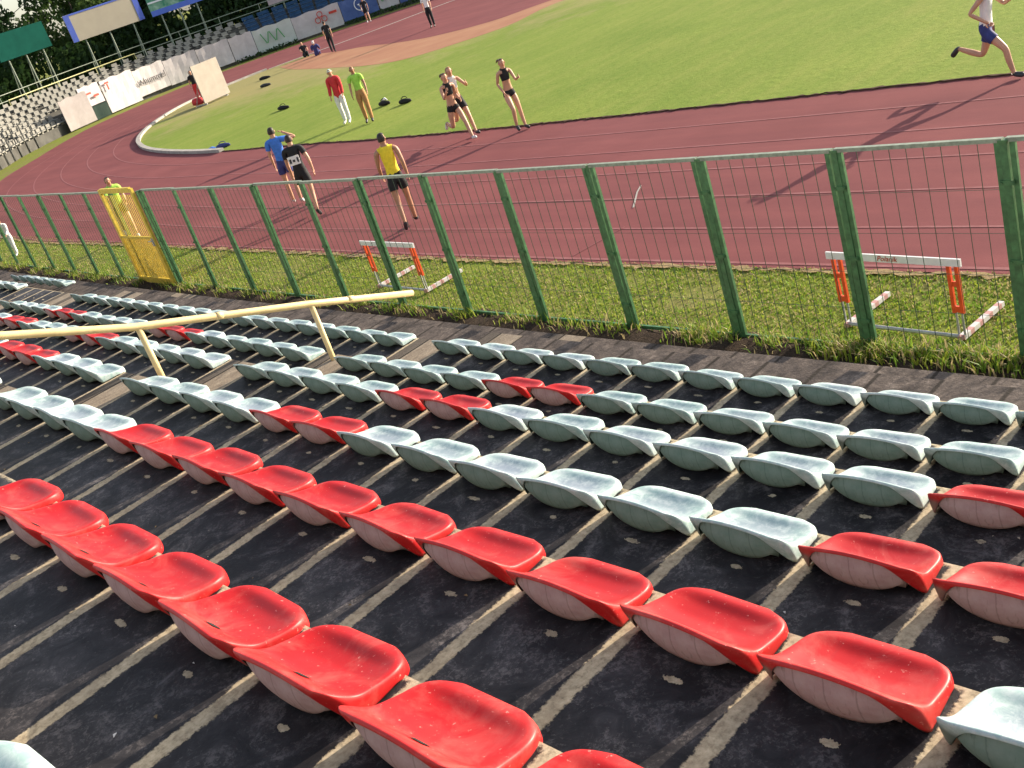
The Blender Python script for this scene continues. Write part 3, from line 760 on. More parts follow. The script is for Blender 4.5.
    ob.parent=root
    # hands, ears and nose belong to the body mesh
    mb=MB(); mb.v=[tuple(p) for p in P]; mb.f=[tuple(p.vertices) for p in me.polygons]; mb.m=[0]*len(mb.f)
    for sd,S in (('l',-1),('r',1)):
        df=Vector(J['df'+sd]); pa=Vector(N[J['palm'+sd]]); side=df.cross(Vector((S,0,0.01))).normalized(); nrm=side.cross(df).normalized()
        for q,(off,L) in enumerate(((-.026,.066),(-.009,.078),(.009,.074),(.026,.056))):
            p0=pa+side*off*s+df*.01*s; p1=p0+df*L*.5*s-nrm*.006*s; p2=p1+df*L*.3*s-nrm*.022*s; mb.path([p0,p1,p2],[.0095*s,.0085*s,.006*s],6)
        p0=pa-df*.03*s+side*.03*s; mb.path([p0,p0+side*.028*s+df*.02*s,p0+side*.034*s+df*.05*s],[.011*s,.010*s,.007*s],6)
    hc=Vector(N[J['head']]); U=Vector(up); Fw=Vector(fwd); hy=Matrix.Rotation(R(ps['head']),3,U); Fh=hy@Fw; Sx=Fh.cross(U)
    mb.path([hc+Fh*.078*s+U*.02*s,hc+Fh*.112*s-U*.012*s,hc+Fh*.085*s-U*.02*s],[.010*s,.016*s,.010*s],6)
    for S in (-1,1): mb.ball(hc+Sx*S*.078*s-Fh*.005*s,(.010*s,.022*s,.032*s),8,6)
    old=ob.data; nb_=mb.build('body',M[skin],root,True); bpy.data.objects.remove(ob); ob=nb_; ob.name='body'
    def cover(name, mask, mat, infl):
        keep=[f for f in mb.f[:len(me.polygons)] if all(mask[i] for i in f)]
        if not keep: return None
        idx=sorted({i for f in keep for i in f}); mp={i:k for k,i in enumerate(idx)}
        c=MB(); c.add([P[i]+NR[i]*infl*s for i in idx],[tuple(mp[i] for i in f) for f in keep]); return c.build(name,mat,root,True)
    out=outfit or {}
    isT=np.isin(bn,['torso_low','torso_mid','torso_up']); 
    for nm,(kind,mat) in out.items():
        if kind=='tshirt': mk=isT|(bn=='shoulder')|((bn=='upper')&(T<.62))|((bn=='hip')&(P[:,2]>.90*s)); inf=.014
        elif kind=='jacket': mk=isT|(bn=='shoulder')|(bn=='upper')|((bn=='fore')&(T<.9))|((bn=='hip')&(P[:,2]>.88*s)); inf=.022
        elif kind=='singlet': mk=isT|((bn=='shoulder')&(T<.75))|((bn=='hip')&(P[:,2]>.92*s)); inf=.010
        elif kind=='croptop': mk=np.isin(bn,['torso_up'])|((bn=='torso_mid')&(T>.45))|((bn=='shoulder')&(T<.5)); inf=.008
        elif kind=='shorts': mk=((bn=='torso_low')&(T<.45))|(bn=='hip')|((bn=='thigh')&(T<.48)); inf=.018
        elif kind=='briefs': mk=((bn=='torso_low')&(T<.40))|(bn=='hip')|((bn=='thigh')&(T<.14)); inf=.010
        elif kind=='trousers': mk=((bn=='torso_low')&(T<.5))|np.isin(bn,['hip','thigh'])|((bn=='shin')&(T<.95)); inf=.020
        elif kind=='shoes': mk=(bn=='foot')|((bn=='shin')&(T>.93)); inf=.010
        elif kind=='socks': mk=(bn=='shin')&(T>.75); inf=.006
        else: continue
        if kind in ('shoes','socks'):
            for S in (-1,1): cover(nm[:-1],mk&(P[:,0]*S>0),M[mat],inf)
        else: cover(nm,mk,M[mat],inf)
    Hd=(P-np.array(hc)); up_=Hd@np.array(U); fr=Hd@np.array(Fh)
    cap=out.get('cap')
    mk=(bn=='head')&((up_>.06*s)|((fr<-.005*s)&(up_>-.06*s)))&~((fr>.04*s)&(up_<.075*s))
    h=cover('hair' if not cap else 'cap',mk,M[hair] if not cap else M[cap[1]],.013)
    if cap and h is not None:
        c=MB(); c.box(hc+Fh*.11*s+U*.05*s,(.13*s,.10*s,.012*s)); c.build('cap_peak',M[cap[1]],h)
    if pony:
        c=MB(); b=hc-Fh*.085*s+U*.03*s; c.path([b,b-Fh*.08*s+U*.015*s,b-Fh*.17*s-U*.01*s,b-Fh*.25*s-U*.07*s],[.018*s,.030*s,.026*s,.006*s],8); c.build('ponytail',M[hair],root,True)
    if details:
        c=MB()
        for S in (-1,1): c.ball(hc+Fh*.088*s+Sx*S*.030*s+U*.012*s,(.009*s,.009*s,.007*s),6,4)
        c.build('eyes',M['hair_dark'],root,True)
        c=MB(); c.box(hc+Fh*.090*s-U*.048*s,(.04*s,.008*s,.008*s)); c.build('mouth',M['ink_red'],root)
    if extra: extra(root,N,J,s)
    return root
RUN_A=dict(lean=8,tl=55,kl=75,tr=-18,kr=18,al=-45,el=85,ar=40,er=85)
def face(dx,dy): return math.atan2(dy,dx)-math.pi/2     # yaw that turns local +Y to (dx,dy)
# woman in blue shorts, mid stride
person('running woman in blue shorts and pale top near the right edge',(-7.95,17.40),face(1,.02),1.80,
  dict(lean=6,tl=-20,kl=92,tr=46,kr=34,al=38,el=82,ar=-42,er=95,abl=14,abr=14),
  dict(top=('singlet','white'),shorts=('shorts','navy'),shoes=('shoes','shoe')),pony=True,female=True,hair='hair_blond')
# three women running together
person('running woman with flying dark ponytail, leftmost of the women on the track',(-20.75,16.95),face(.93,-.36),1.82,
  dict(lean=5,tl=38,kl=12,tr=-12,kr=88,al=-25,el=95,ar=30,er=100),
  dict(top=('croptop','black'),briefs=('briefs','black'),shoes=('shoes','shoe_white')),pony=True,female=True,hair='hair_brown')
person('blond running woman close behind the ponytailed runner',(-21.0,17.35),face(.93,-.36),1.82,
  dict(lean=5,tl=30,kl=10,tr=-15,kr=70,al=25,el=85,ar=-35,er=80,abl=30),
  dict(top=('croptop','white'),briefs=('shorts','black'),shoes=('shoes','shoe')),female=True,hair='hair_blond')
person('running woman in black crop top alone at the kerb ahead of the pair',(-19.1,17.35),face(.93,-.36),1.72,
  dict(lean=6,tl=14,kl=6,tr=34,kr=48,al=25,el=80,ar=-25,er=70),
  dict(top=('croptop','black'),briefs=('briefs','black'),shoes=('shoes','shoe')),pony=True,female=True,hair='hair_brown')
person('man in yellow vest and black shorts walking away behind the fence',(-16.45,11.60),face(-.80,.60),1.80,
  dict(lean=3,tl=-10,kl=20,tr=12,kr=6,al=12,el=28,ar=-14,er=12,head=-35),
  dict(vest=('singlet','yellow'),shorts=('shorts','black'),shoes=('shoes','shoe')),skin='skin_tan')
def bib(root,N,J,s):
    c=Vector((0,-.155*s,1.22*s)); m=MB(); m.box(c,(.25*s,.012,.19*s)); b=m.build('race_bib',M['white'],root)
    m=MB(); m.box(c+Vector((-.075*s,-.008,0)),(.045*s,.006,.09*s)); m.box(c+Vector((.085*s,-.008,.0)),(.035*s,.006,.10*s)); m.box(c+Vector((0,-.008,-.005)),(.05*s,.006,.05*s)); m.build('bib_marks',M['ink'],b)
person('man in black shirt with a white bib on his back',(-20.75,12.30),face(-.72,.70),1.80,
  dict(lean=4,tl=10,kl=4,tr=-10,kr=14,al=8,el=12,ar=-22,er=14,abr=20),
  dict(shirt=('tshirt','black'),shorts=('shorts','black'),shoes=('shoes','shoe')),extra=bib)
person('man in blue shirt with one hand raised to his head',(-22.6,13.05),face(-.75,.66),1.84,
  dict(lean=2,tl=5,kl=3,tr=-5,kr=4,al=5,el=12,ar=60,abr=72,handr=(-.75,.1,.55)),
  dict(shirt=('tshirt','blue'),shorts=('shorts','navy'),shoes=('shoes','shoe_white')))
person('man in red jacket, mint cap and white trousers on the grass',(-30.0,20.15),face(.5,-.86),1.76,
  dict(lean=2,tl=4,kl=2,tr=-2,kr=3,al=4,el=14,ar=6,er=20,abl=4,abr=4,head=30),
  dict(jacket=('jacket','redcloth'),trousers=('trousers','white'),shoes=('shoes','shoe_white'),cap=('cap','mint')))
person('man in lime vest and tan trousers standing beside the red jacket',(-28.45,19.9),face(.7,-.72),1.74,
  dict(lean=1,tl=7,kl=4,tr=-4,kr=4,al=8,el=14,ar=8,er=16,abl=10,abr=10,head=20),
  dict(vest=('tshirt','lime'),trousers=('trousers','tan'),shoes=('shoes','shoe')),skin='skin_tan',hair='hair_blond')
person('runner in lime shirt seen through the yellow gate',(-27.95,11.1),face(.95,-.3),1.74,
  dict(lean=6,tl=28,kl=20,tr=-16,kr=40,al=-30,el=80,ar=30,er=80),
  dict(shirt=('tshirt','lime'),shorts=('shorts','black'),shoes=('shoes','shoe_white')))
person('child in white clothes behind the far left fence posts',(-33.2,9.75),face(.6,-.8),1.15,dict(lean=10,tl=12,kl=6,tr=-10,kr=12,al=20,el=30,ar=10,er=20),dict(shirt=('jacket','white'),trousers=('trousers','white'),shoes=('shoes','shoe_white')),hair='hair_blond')
FAR='people resting and standing at the far bend'
person('person in white shirt and dark trousers standing on the far apron',(-46.2,38.2),face(.5,-.8),1.76,dict(lean=1),dict(shirt=('tshirt','white'),trousers=('trousers','black'),shoes=('shoes','shoe')))
person('standing person in dark clothes beside the two sitting athletes',(-54.1,37.1),face(-.7,.7),1.76,dict(lean=2,tl=6,kr=12),dict(shirt=('tshirt','black'),trousers=('trousers','black'),shoes=('shoes','shoe')))
SIT=dict(lean=-14,tl=122,kl=100,tr=116,kr=96,al=45,el=40,ar=45,er=40)
person('athlete in dark clothes sitting on the grass at the far bend',(-58.4,38.0),face(.8,-.4),1.72,SIT,dict(shirt=('tshirt','black'),trousers=('trousers','black'),shoes=('shoes','shoe')),lift=-.80,seated=True)
person('athlete in blue top and white cap sitting on the far grass',(-56.1,37.3),face(-.7,.6),1.72,SIT,dict(shirt=('jacket','navy'),trousers=('trousers','navy'),shoes=('shoes','shoe'),cap=('cap','white')),lift=-.80,seated=True)
person('person in dark top and shorts walking past the blue banner',(-64.2,47.7),face(.7,-.5),1.75,dict(lean=6,tl=26,kl=6,tr=-22,kr=16,al=-22,el=20,ar=22,er=20),dict(shirt=('tshirt','black'),shorts=('shorts','black'),shoes=('shoes','shoe_white')))
person('person in dark top and red trousers beside the beige board',(-56.2,29.15),face(.9,-.3),1.74,dict(lean=3),dict(shirt=('tshirt','black'),trousers=('trousers','redcloth'),shoes=('shoes','shoe')))

# ------------------------------------------------------------------ bags and clothes left on the infield
def bag(x,y,rz,L,mat,label,strap=True,name='sports_bag'):
    root=empty(name,(x,y,0),rz); tag(root,label,'bag')
    m=MB(); n=12; pts=[(-L/2,0,.05),(-L*.42,.02,.065),(-L*.15,-.01,.085),(L*.15,-.02,.075),(L*.42,.015,.06),(L/2,0,.04)]
    m.path(pts,[.03,.065,.085,.08,.055,.02],n); o=m.build('bag_body',M[mat],root,True)
    if strap:
        m=MB(); m.path([(-L*.25,.0,.17),(-L*.1,.06,.22),(L*.1,.05,.21),(L*.25,0,.16)],.013,6); m.build('strap',M[mat],root,True)
bag(-28.87,21.75,R(25),.46,'black','black sports bag lying alone right of the man in lime')
bag(-30.2,21.9,R(15),.48,'black','black sports bag with pale jersey right behind the man in lime')
bag(-39.7,23.9,R(10),.7,'black','long black bag on the grass left of the blue shirted man')
bag(-36.55,19.05,R(30),.60,'navy','dark blue bag by the kerb where the straight ends')
m=MB(); m.path([(-.45,0,.03),(-.2,.05,.05),(.1,-.03,.05),(.35,.04,.03)],[.03,.10,.09,.02],8); o=m.build('towel',M['blue'],None,True); o.location=(-37.2,18.98,0); o.scale=(1,1,.6); tag(o,'bright blue towel crumpled beside the kerb bag','towel')
m=MB(); m.path([(-.14,0,.19),(0,.03,.215),(.15,0,.18)],[.02,.05,.02],8); o=m.build('jersey',M['white'],None,True); o.location=(-30.2,21.95,-.02); tag(o,'pale jersey thrown over the black bag','jersey')
bag(-55.0,32.7,R(20),.8,'black','low dark bag on the worn grass below the sitting athletes',strap=False)
bag(-51.0,30.2,R(40),.6,'shoe','flat dark kit bag on dry grass before the beige board',strap=False)

# ------------------------------------------------------------------ beige board on the infield
def board():
    root=empty('notice_board',(-54.0,28.95,0),face(.97,.25)+math.pi); tag(root,'large plain beige board standing at the inside of the bend','board')
    m=MB(); m.box((0,0,1.08),(1.95,.06,1.95)); m.build('panel',simple('beige_board',(.35,.31,.26),.8,.1,2),root)
    m=MB()
    for s in (-1,1): m.box((s*.8,.10,.62),(.06,.05,1.24)); m.box((s*.8,.45,.05),(.06,.9,.05)); m.tube((s*.8,.85,.06),(s*.8,.12,1.2),.02,.02,6)
    m.build('stand_frame',M['steel'],root)
board()
o=None
m=MB(); m.path([(-.5,0,.1),(-.2,0,.22),(.2,.02,.24),(.5,0,.1)],[.05,.2,.2,.05],10); m.path([(-.3,.2,.1),(0,.25,.25),(.3,.2,.1)],[.05,.15,.05],8)
o=m.build('red_bag',M['redcloth'],None,True); o.location=(-54.9,28.2,.02); tag(o,'red bag lying at the foot of the beige board','bag')

# ------------------------------------------------------------------ far stand along the bend
FRONT=catmull([(-52,9.5),(-58,14.4),(-64.35,20.2),(-67.78,23.0),(-71.3,27.0),(-73.3,31.0),(-75.0,36.2),(-74.6,40.5),(-73.2,44.5),(-70.0,49.4),(-66.4,53.2),(-60,58.5),(-52,64.5)],16)
FRONT=[Vector((p.x,p.y,0)) for p in FRONT]
ARC=[0]
for a,b in zip(FRONT,FRONT[1:]): ARC.append(ARC[-1]+(b-a).length)
def front(s):
    i=max(0,min(len(ARC)-2,int(np.searchsorted(ARC,s)-1))); t=(s-ARC[i])/(ARC[i+1]-ARC[i]); p=FRONT[i].lerp(FRONT[i+1],t)
    d=(FRONT[min(i+3,len(FRONT)-1)]-FRONT[max(i-2,0)]).normalized(); n=Vector((-d.y,d.x,0))
    if n.dot(Vector((-26,50,0))-p)>0: n=-n
    return p,n,d                                   # n points away from the track
NR_=8; RISE=.25; DEP=.72; H0=.60
def far_stand():
    root=empty('far_grandstand',tuple(FRONT[60])); tag(root,'long open grandstand curving round the far bend','grandstand'); o0=FRONT[60]
    S=np.arange(0,ARC[-1],1.0); mb=MB()
    prof=[(0,0)];
    prof=[(0,-.1),(0,H0)]
    for r in range(NR_): prof+=[(DEP*(r+1),H0+RISE*r)]+([(DEP*(r+1),H0+RISE*(r+1))] if r<NR_-1 else [])
    prof+=[(DEP*NR_+1.6,H0+RISE*(NR_-1)),(DEP*NR_+1.6,-.1)]
    V=[];F=[];n=len(prof)
    for s in S:
        p,nn,d=front(s)
        for (a,z) in prof: q=p+nn*a; V.append((q.x-o0.x,q.y-o0.y,z))
    for i in range(len(S)-1):
        for k in range(n-1): F.append((i*n+k,(i+1)*n+k,(i+1)*n+k+1,i*n+k+1))
    mb.add(V,F); mb.build('steps',simple('far_stand_concrete',(.09,.088,.08),.95,.3,1.5,.1),root)
    mb=MB(); 
    for off,z0 in ((NR_*DEP+.5,H0+RISE*(NR_-1)),):
        pts=[front(s)[0]+front(s)[1]*off-o0 for s in np.arange(0,ARC[-1],.8)]
        for hz in (.5,.95): mb.path([Vector((p.x,p.y,z0+hz)) for p in pts],.028,6)
        for p in pts[::3]: mb.tube((p.x,p.y,z0),(p.x,p.y,z0+.96),.025,.025,6)
    mb.build('top_railing',M['rail_grey'],root)
    for a,b in ((14,26.5),(28.5,38)):
        mb=MB(); z0=H0+RISE*(NR_-1); off=NR_*DEP-.55
        pts=[front(s)[0]+front(s)[1]*off-o0 for s in np.arange(a,b,.7)]
        mb.path([Vector((pts[0].x,pts[0].y,z0+.1))]+[Vector((p.x,p.y,z0+.55)) for p in pts]+[Vector((pts[-1].x,pts[-1].y,z0+.1))],.035,6)
        for p in pts[2::4]: mb.tube((p.x,p.y,z0),(p.x,p.y,z0+.55),.03,.03,6)
        mb.build('guard_rail',M['ink_pale_yellow'],root)
    for s in np.arange(4,24,1.25):
        p,nn,d=front(s); q=p-nn*.06-o0; mb=MB(); mb.tube((q.x,q.y,-.02),(q.x,q.y,H0+1.2),.045,.045,6); mb.build('support_post',M['steel_dark'],root)
M['ink_pale_yellow']=simple('lime_yellow_rail',(.55,.52,.22),.5,.15,6); M['steel_dark']=simple('dark_steel',(.06,.065,.06),.5,.2,8)
far_stand()
def far_seats():
    pale=simple('pale_far_seat',(.235,.23,.205),.85,.25,3,.15); blue=simple('blue_far_seat',(.03,.07,.14),.85,.25,3,.1)
    protos={}
    for k,mt in (('pale',pale),('blue',blue)):
        m=MB(); m.box((0,.16,.16),(.46,.42,.06)); m.box((0,-.03,.26),(.46,.05,.26)); m.box((0,.14,.06),(.20,.2,.14)); protos[k]=m
    first=None; cnt=0
    for r in range(NR_):
        s=1.0+.3*(r%2)
        while s<44:
            p,nn,d=front(s); q=p+nn*(DEP*r+.22)
            if not (s>27.3 and r<3) and s>9.5+r*1.7 and random.random()>.04 and cnt<298:
                cnt+=1
                if first is None: o=protos['pale'].build('far_stand_seat',pale); first=o
                else: o=first.copy(); COL.objects.link(o)
                o.location=(q.x,q.y,H0+RISE*r); o.rotation_euler=(0,0,math.atan2(-nn.x,nn.y)+math.pi)
                tag(o,'small pale seat on the far grandstand','stadium seat','pale seats of the far grandstand')
            s+=.64
    NM=['lowest','second lowest','third lowest','third highest','second highest','highest']
    for k,r in enumerate(range(2,8)):
        m=MB()
        for a in np.arange(44.2,66,1.0):
            p,nn,d=front(a+.45); q=p+nn*(DEP*r+.25); rz=math.atan2(d.y,d.x); m.box((q.x,q.y,H0+RISE*r+.17),(.93,.40,.06),rz); q=p+nn*(DEP*r+.43); m.box((q.x,q.y,H0+RISE*r+.26),(.93,.05,.22),rz)
        tag(m.build('blue_bench',blue),'long dark blue bench row, %s of the blue rows on the far stand'%NM[k],'bench','blue bench rows of the far grandstand')
far_seats()

# ------------------------------------------------------------------ banners along the far stand
def s_of(x,y):
    d=[(Vector((x,y,0))-p).length for p in FRONT]; return ARC[int(np.argmin(d))]
def cloth_mat(name,a,b,sc=1.2):
    t=NT(name); p=t.obj(); n=t.noise(p,sc,5,.65,.5); return t.out(t.mix(t.ramp(n,[(.35,0.0),(.7,1.0)]),a,b),.9,.08)
BM={'white':cloth_mat('white_banner_cloth',(.47,.44,.43),(.58,.55,.54)),'grey':cloth_mat('grey_board_face',(.27,.245,.235),(.34,.31,.30)),'blue':cloth_mat('blue_banner_cloth',(.07,.11,.26),(.11,.17,.36)),
    'green':cloth_mat('green_white_banner_cloth',(.46,.51,.45),(.56,.58,.55)),'dark':cloth_mat('dark_green_box',(.02,.035,.03),(.04,.06,.05))}
def banner(s0,s1,z0,z1,mat,label,marks=None,off=-.28,cat='banner',name='banner'):
    n=max(3,int((s1-s0)/.35)); p0,nn0,d0=front((s0+s1)/2); root=empty(name,(p0.x,p0.y,0)); tag(root,label,cat)
    mb=MB(); V=[];F=[]
    for i in range(n+1):
        s=s0+(s1-s0)*i/n; p,nn,d=front(s); 
        for z in np.linspace(z0,z1,5):
            w=.018*math.sin(i*1.9+z*2.3)*(1 if name=='banner' else 0); q=p+nn*(off+w)-p0; sag=-.05*math.sin(i*math.pi*2/n*2)*(z>z1-.01)
            V.append((q.x,q.y,z+sag))
    for i in range(n):
        for k in range(4): a=i*5+k; F.append((a,a+5,a+6,a+1))
    nv=len(V); mb.add(V,F)
    o=mb.build('banner_sheet' if name=='banner' else 'board_face',BM[mat],root,False); so=o.modifiers.new('t','SOLIDIFY'); so.thickness=.02; bake(o)
    if marks:
        for (f,z,kind,size,mt) in marks:
            s=s0+(s1-s0)*f; p,nn,d=front(s); q=p+nn*(off-.17)-p0; d=d if d.cross(-nn).z<0 else d
            rz=math.atan2(nn.y,nn.x)-math.pi/2+0
            rot=(R(90),0,rz); mb=MB()
            if kind.startswith('t:'): text(kind[2:],size,M[mt],root,(q.x,q.y,z),rot,name='lettering',ext=.004); continue
            Mx=Matrix.Rotation(rz,4,'Z')
            if kind=='ring':
                for i in range(20):
                    a=2*math.pi*i/20; mb.box(Vector((q.x,q.y,z))+Mx@Vector((size*math.cos(a),0,size*math.sin(a))),(size*.34,.02,size*.16),M=Mx@Matrix.Rotation(-a-math.pi/2,4,'Y'))
                mb.box(Vector((q.x,q.y,z)),(size*.9,.02,size*.22),M=Mx); mb.box(Vector((q.x,q.y,z-.1)),(size*.5,.02,size*.2),M=Mx)
            elif kind=='zig':
                for i in range(5): mb.box(Vector((q.x,q.y,z))+Mx@Vector(((i-2)*size*.42,-.004*i,0)),(size*.10,.02,size),M=Mx@Matrix.Rotation(.35*(1 if i%2 else -1),4,'Y'))
            elif kind=='rings3':
                for cxx,cz in ((-.5,-.2),(.5,-.2),(0,.55)):
                    for i in range(12):
                        a=2*math.pi*i/12; mb.box(Vector((q.x,q.y,z))+Mx@Vector((size*(cxx+.38*math.cos(a)),0,size*(cz+.38*math.sin(a)))),(size*.22,.02,size*.12),M=Mx@Matrix.Rotation(-a-math.pi/2,4,'Y'))
            elif kind=='bar': mb.box(Vector((q.x,q.y,z)),(size,.02,size*.28),M=Mx)
            elif kind=='tee': mb.box(Vector((q.x,q.y,z+size*.4)),(size*.7,.02,size*.22),M=Mx); mb.box(Vector((q.x,q.y,z-.05)),(size*.22,.021,size*.7),M=Mx)
            mb.build('printed_mark',M[mt],root)
    return root
sP=[s_of(*p) for p in [(-70.3,25.7),(-71.65,27.45),(-72.6,29.6),(-73.2,31.4),(-74.3,34.2),(-75.1,37.0),(-74.9,39.8),(-74.2,42.2),(-73.4,44.0),(-72.0,46.6),(-69.8,49.6),(-68.3,51.4),(-66.9,52.8),(-64.0,55.4),(-60,58.5)]]
banner(sP[1]-.4,sP[2]+.1,.05,2.0,'grey','plain grey sheet at the left end of the banners',cat='board',name='grey_board',off=-.5)
banner(sP[2]-.35,sP[3]-.1,.95,2.25,'white','small white banner with orange print above the dark box',[(.35,1.7,'tee',.5,'ink_red'),(.7,1.6,'bar',.6,'ink_orange')] if False else [(.35,1.75,'bar',.45,'ink_red'),(.65,1.5,'bar',.5,'ink_red')],off=-.30)
banner(sP[2]+.2,sP[3]-.15,.0,.90,'dark','dark box under the small white banner',cat='box',name='dark_box',off=-.42)
banner(sP[3],sP[4],.05,2.2,'white','pinkish white banner with red mark at its upper left corner',[(.12,1.75,'tee',.5,'ink_red'),(.55,1.3,'bar',.7,'ink_faint')] if False else [(.14,1.75,'tee',.55,'ink_red')],off=-.34)
banner(sP[4]+.05,sP[5],.25,2.05,'white','white banner lettered with a dark lower case brand word',[(.58,1.15,'t:hummel',.62,'ink'),(.13,1.15,'zig',.34,'ink')],off=-.30)
banner(sP[5]+.05,sP[6],.2,1.95,'white','blank white banner right of the lettered banner',off=-.28)
banner(sP[6]+.05,sP[7],.2,1.9,'white','crumpled blank white banner behind the beige board',off=-.26)
banner(sP[7]+.05,sP[8],.15,1.85,'white','pale blank banner left of the green printed banner',off=-.30)
banner(sP[8]+.05,sP[9],.15,1.8,'green','white banner with green scribbled print',[(.45,1.05,'zig',.8,'ink_green')],off=-.28)
banner(sP[9]+.03,sP[10],.15,1.75,'white','long white banner with two red emblems',[(.58,1.1,'rings3',.5,'ink_red'),(.85,1.25,'bar',.6,'ink_red')],off=-.26)
banner(sP[10]+.05,sP[11]+.4,.3,1.75,'blue','blue banner with round white emblem',[(.55,1.15,'ring',.42,'ink_white')],off=-.30)
banner(sP[11]+.5,sP[12]+.3,.3,1.75,'white','white banner with green print right of the blue one',[(.5,1.1,'zig',.6,'ink_green')],off=-.28)
banner(sP[12]+.4,sP[14],.3,1.7,'blue','blue banner with a white bar at the far right',[(.25,.75,'bar',1.6,'ink_white'),(.6,.75,'bar',1.6,'ink_white')],off=-.3)
# low dark shrubs at the banners' feet
def feet_shrub():
    mb=MB(); 
    for s in np.concatenate([np.arange(sP[7],sP[9],.25),np.arange(sP[10],sP[14],.25)]):
        for q in range(10):
            p,nn,d=front(s+random.uniform(0,.25)); c=p-nn*(.42+random.uniform(0,.35)); sz=random.uniform(.05,.13); z=random.uniform(.02,.30)
            a=Vector((random.gauss(0,1),random.gauss(0,1),random.gauss(0,1))).normalized()*sz; b=a.orthogonal().normalized()*sz*.7; c=Vector((c.x,c.y,z)); mb.add([c-a,c-b,c+a,c+b],[(0,1,2,3)])
    o=mb.build('undergrowth',LEAF[0]); tag(o,'dark weeds along the feet of the far banners','undergrowth',kind='stuff')

# ------------------------------------------------------------------ billboards above the far stand
def billboard(s0,s1,off,z0,z1,face_mat,label,border=None,bands=None,posts=3,seed=0):
    p0,_,_=front(s0);p1,_,_=front(s1); a=p0+front(s0)[1]*off; b=p1+front(s1)[1]*off; c=(a+b)/2; d=(b-a); L=d.length; rz=math.atan2(d.y,d.x)
    # keep the printed face towards the track
    n=Vector((-math.sin(rz),math.cos(rz),0)); 
    if n.dot(Vector((-26,50,0))-c)<0: rz+=math.pi
    root=empty('billboard',(c.x,c.y,0),rz); tag(root,label,'billboard')
    m=MB(); m.box((0,0,(z0+z1)/2),(L,.12,z1-z0)); m.build('board_face',face_mat,root)
    if border is not None:
        m=MB(); 
        for s in (-1,1): m.box((s*(L/2-.22),.075,(z0+z1)/2),(.44,.02,z1-z0-.02))
        m.box((0,.075,z1-.06),(L-.9,.02,.12)); m.build('border',border,root)
    if bands:
        for (zz,h,mt) in bands: m=MB(); m.box((0,.08,zz),(L-.02,.03,h)); m.build('band',mt,root)
    for k in range(posts):
        x=-L/2+L*(k+.5)/posts; m=MB(); m.tube((x,-.12,0),(x,-.12,z1-.2),.06,.06,8); m.tube((x,-.12,z0),(x-.0,-.9,H0),.035,.035,6); m.build('post',M['rail_grey'],root)
    return root
billboard(31.9,35.4,8.5,5.25,7.05,simple('dark_green_board',(.006,.055,.042),.95,.15,1,.05),'dark green billboard on posts, leftmost above the far stand')
billboard(36.3,39.6,8.5,4.92,6.9,simple('beige_billboard',(.40,.36,.28),.95,.06,1,.05),'beige billboard with blue ends above the far stand',border=simple('blue_board_edge',(.06,.11,.45),.6,.1,2))
billboard(40.1,43.1,8.5,4.85,6.9,cloth_mat('green_print_board',(.03,.20,.12),(.30,.46,.34),1.6),'green and blue billboard, rightmost above the far stand',bands=[(5.05,.40,simple('blue_board_band',(.08,.15,.55),.6,.1,2)),(6.3,.16,M['ink_white']),(5.85,.12,M['ink_white'])])
billboard(46.2,48.2,7.0,2.9,4.1,simple('pinkish_board',(.45,.36,.36),.7,.12,1),'small pinkish sign behind the blue seats')

# ------------------------------------------------------------------ trees behind the far stand
def leaf_mat(name,a,b):
    t=NT(name); p=t.pos(); n=t.noise(p,.9,4,.7); c=t.mix(t.ramp(n,[(.3,0.0),(.7,1.0)]),a,b)
    tr=t.N('ShaderNodeBsdfTranslucent'); t.l.new(c,tr.inputs[0]); mx=t.N('ShaderNodeMixShader'); mx.inputs[0].default_value=.35
    t.l.new(t.b.outputs[0],mx.inputs[1]); t.l.new(tr.outputs[0],mx.inputs[2]); t.l.new(mx.outputs[0],t.n['Material Output'].inputs[0])
    return t.out(c,.6,.3)
LEAF=[leaf_mat('dark_leaves',(.018,.045,.014),(.04,.08,.022)),leaf_mat('mid_leaves',(.045,.09,.02),(.09,.14,.035)),leaf_mat('pale_leaves',(.09,.13,.045),(.15,.19,.075))]
feet_shrub()
M['bark']=simple('tree_bark',(.06,.045,.035),.9,.35,6,.2)
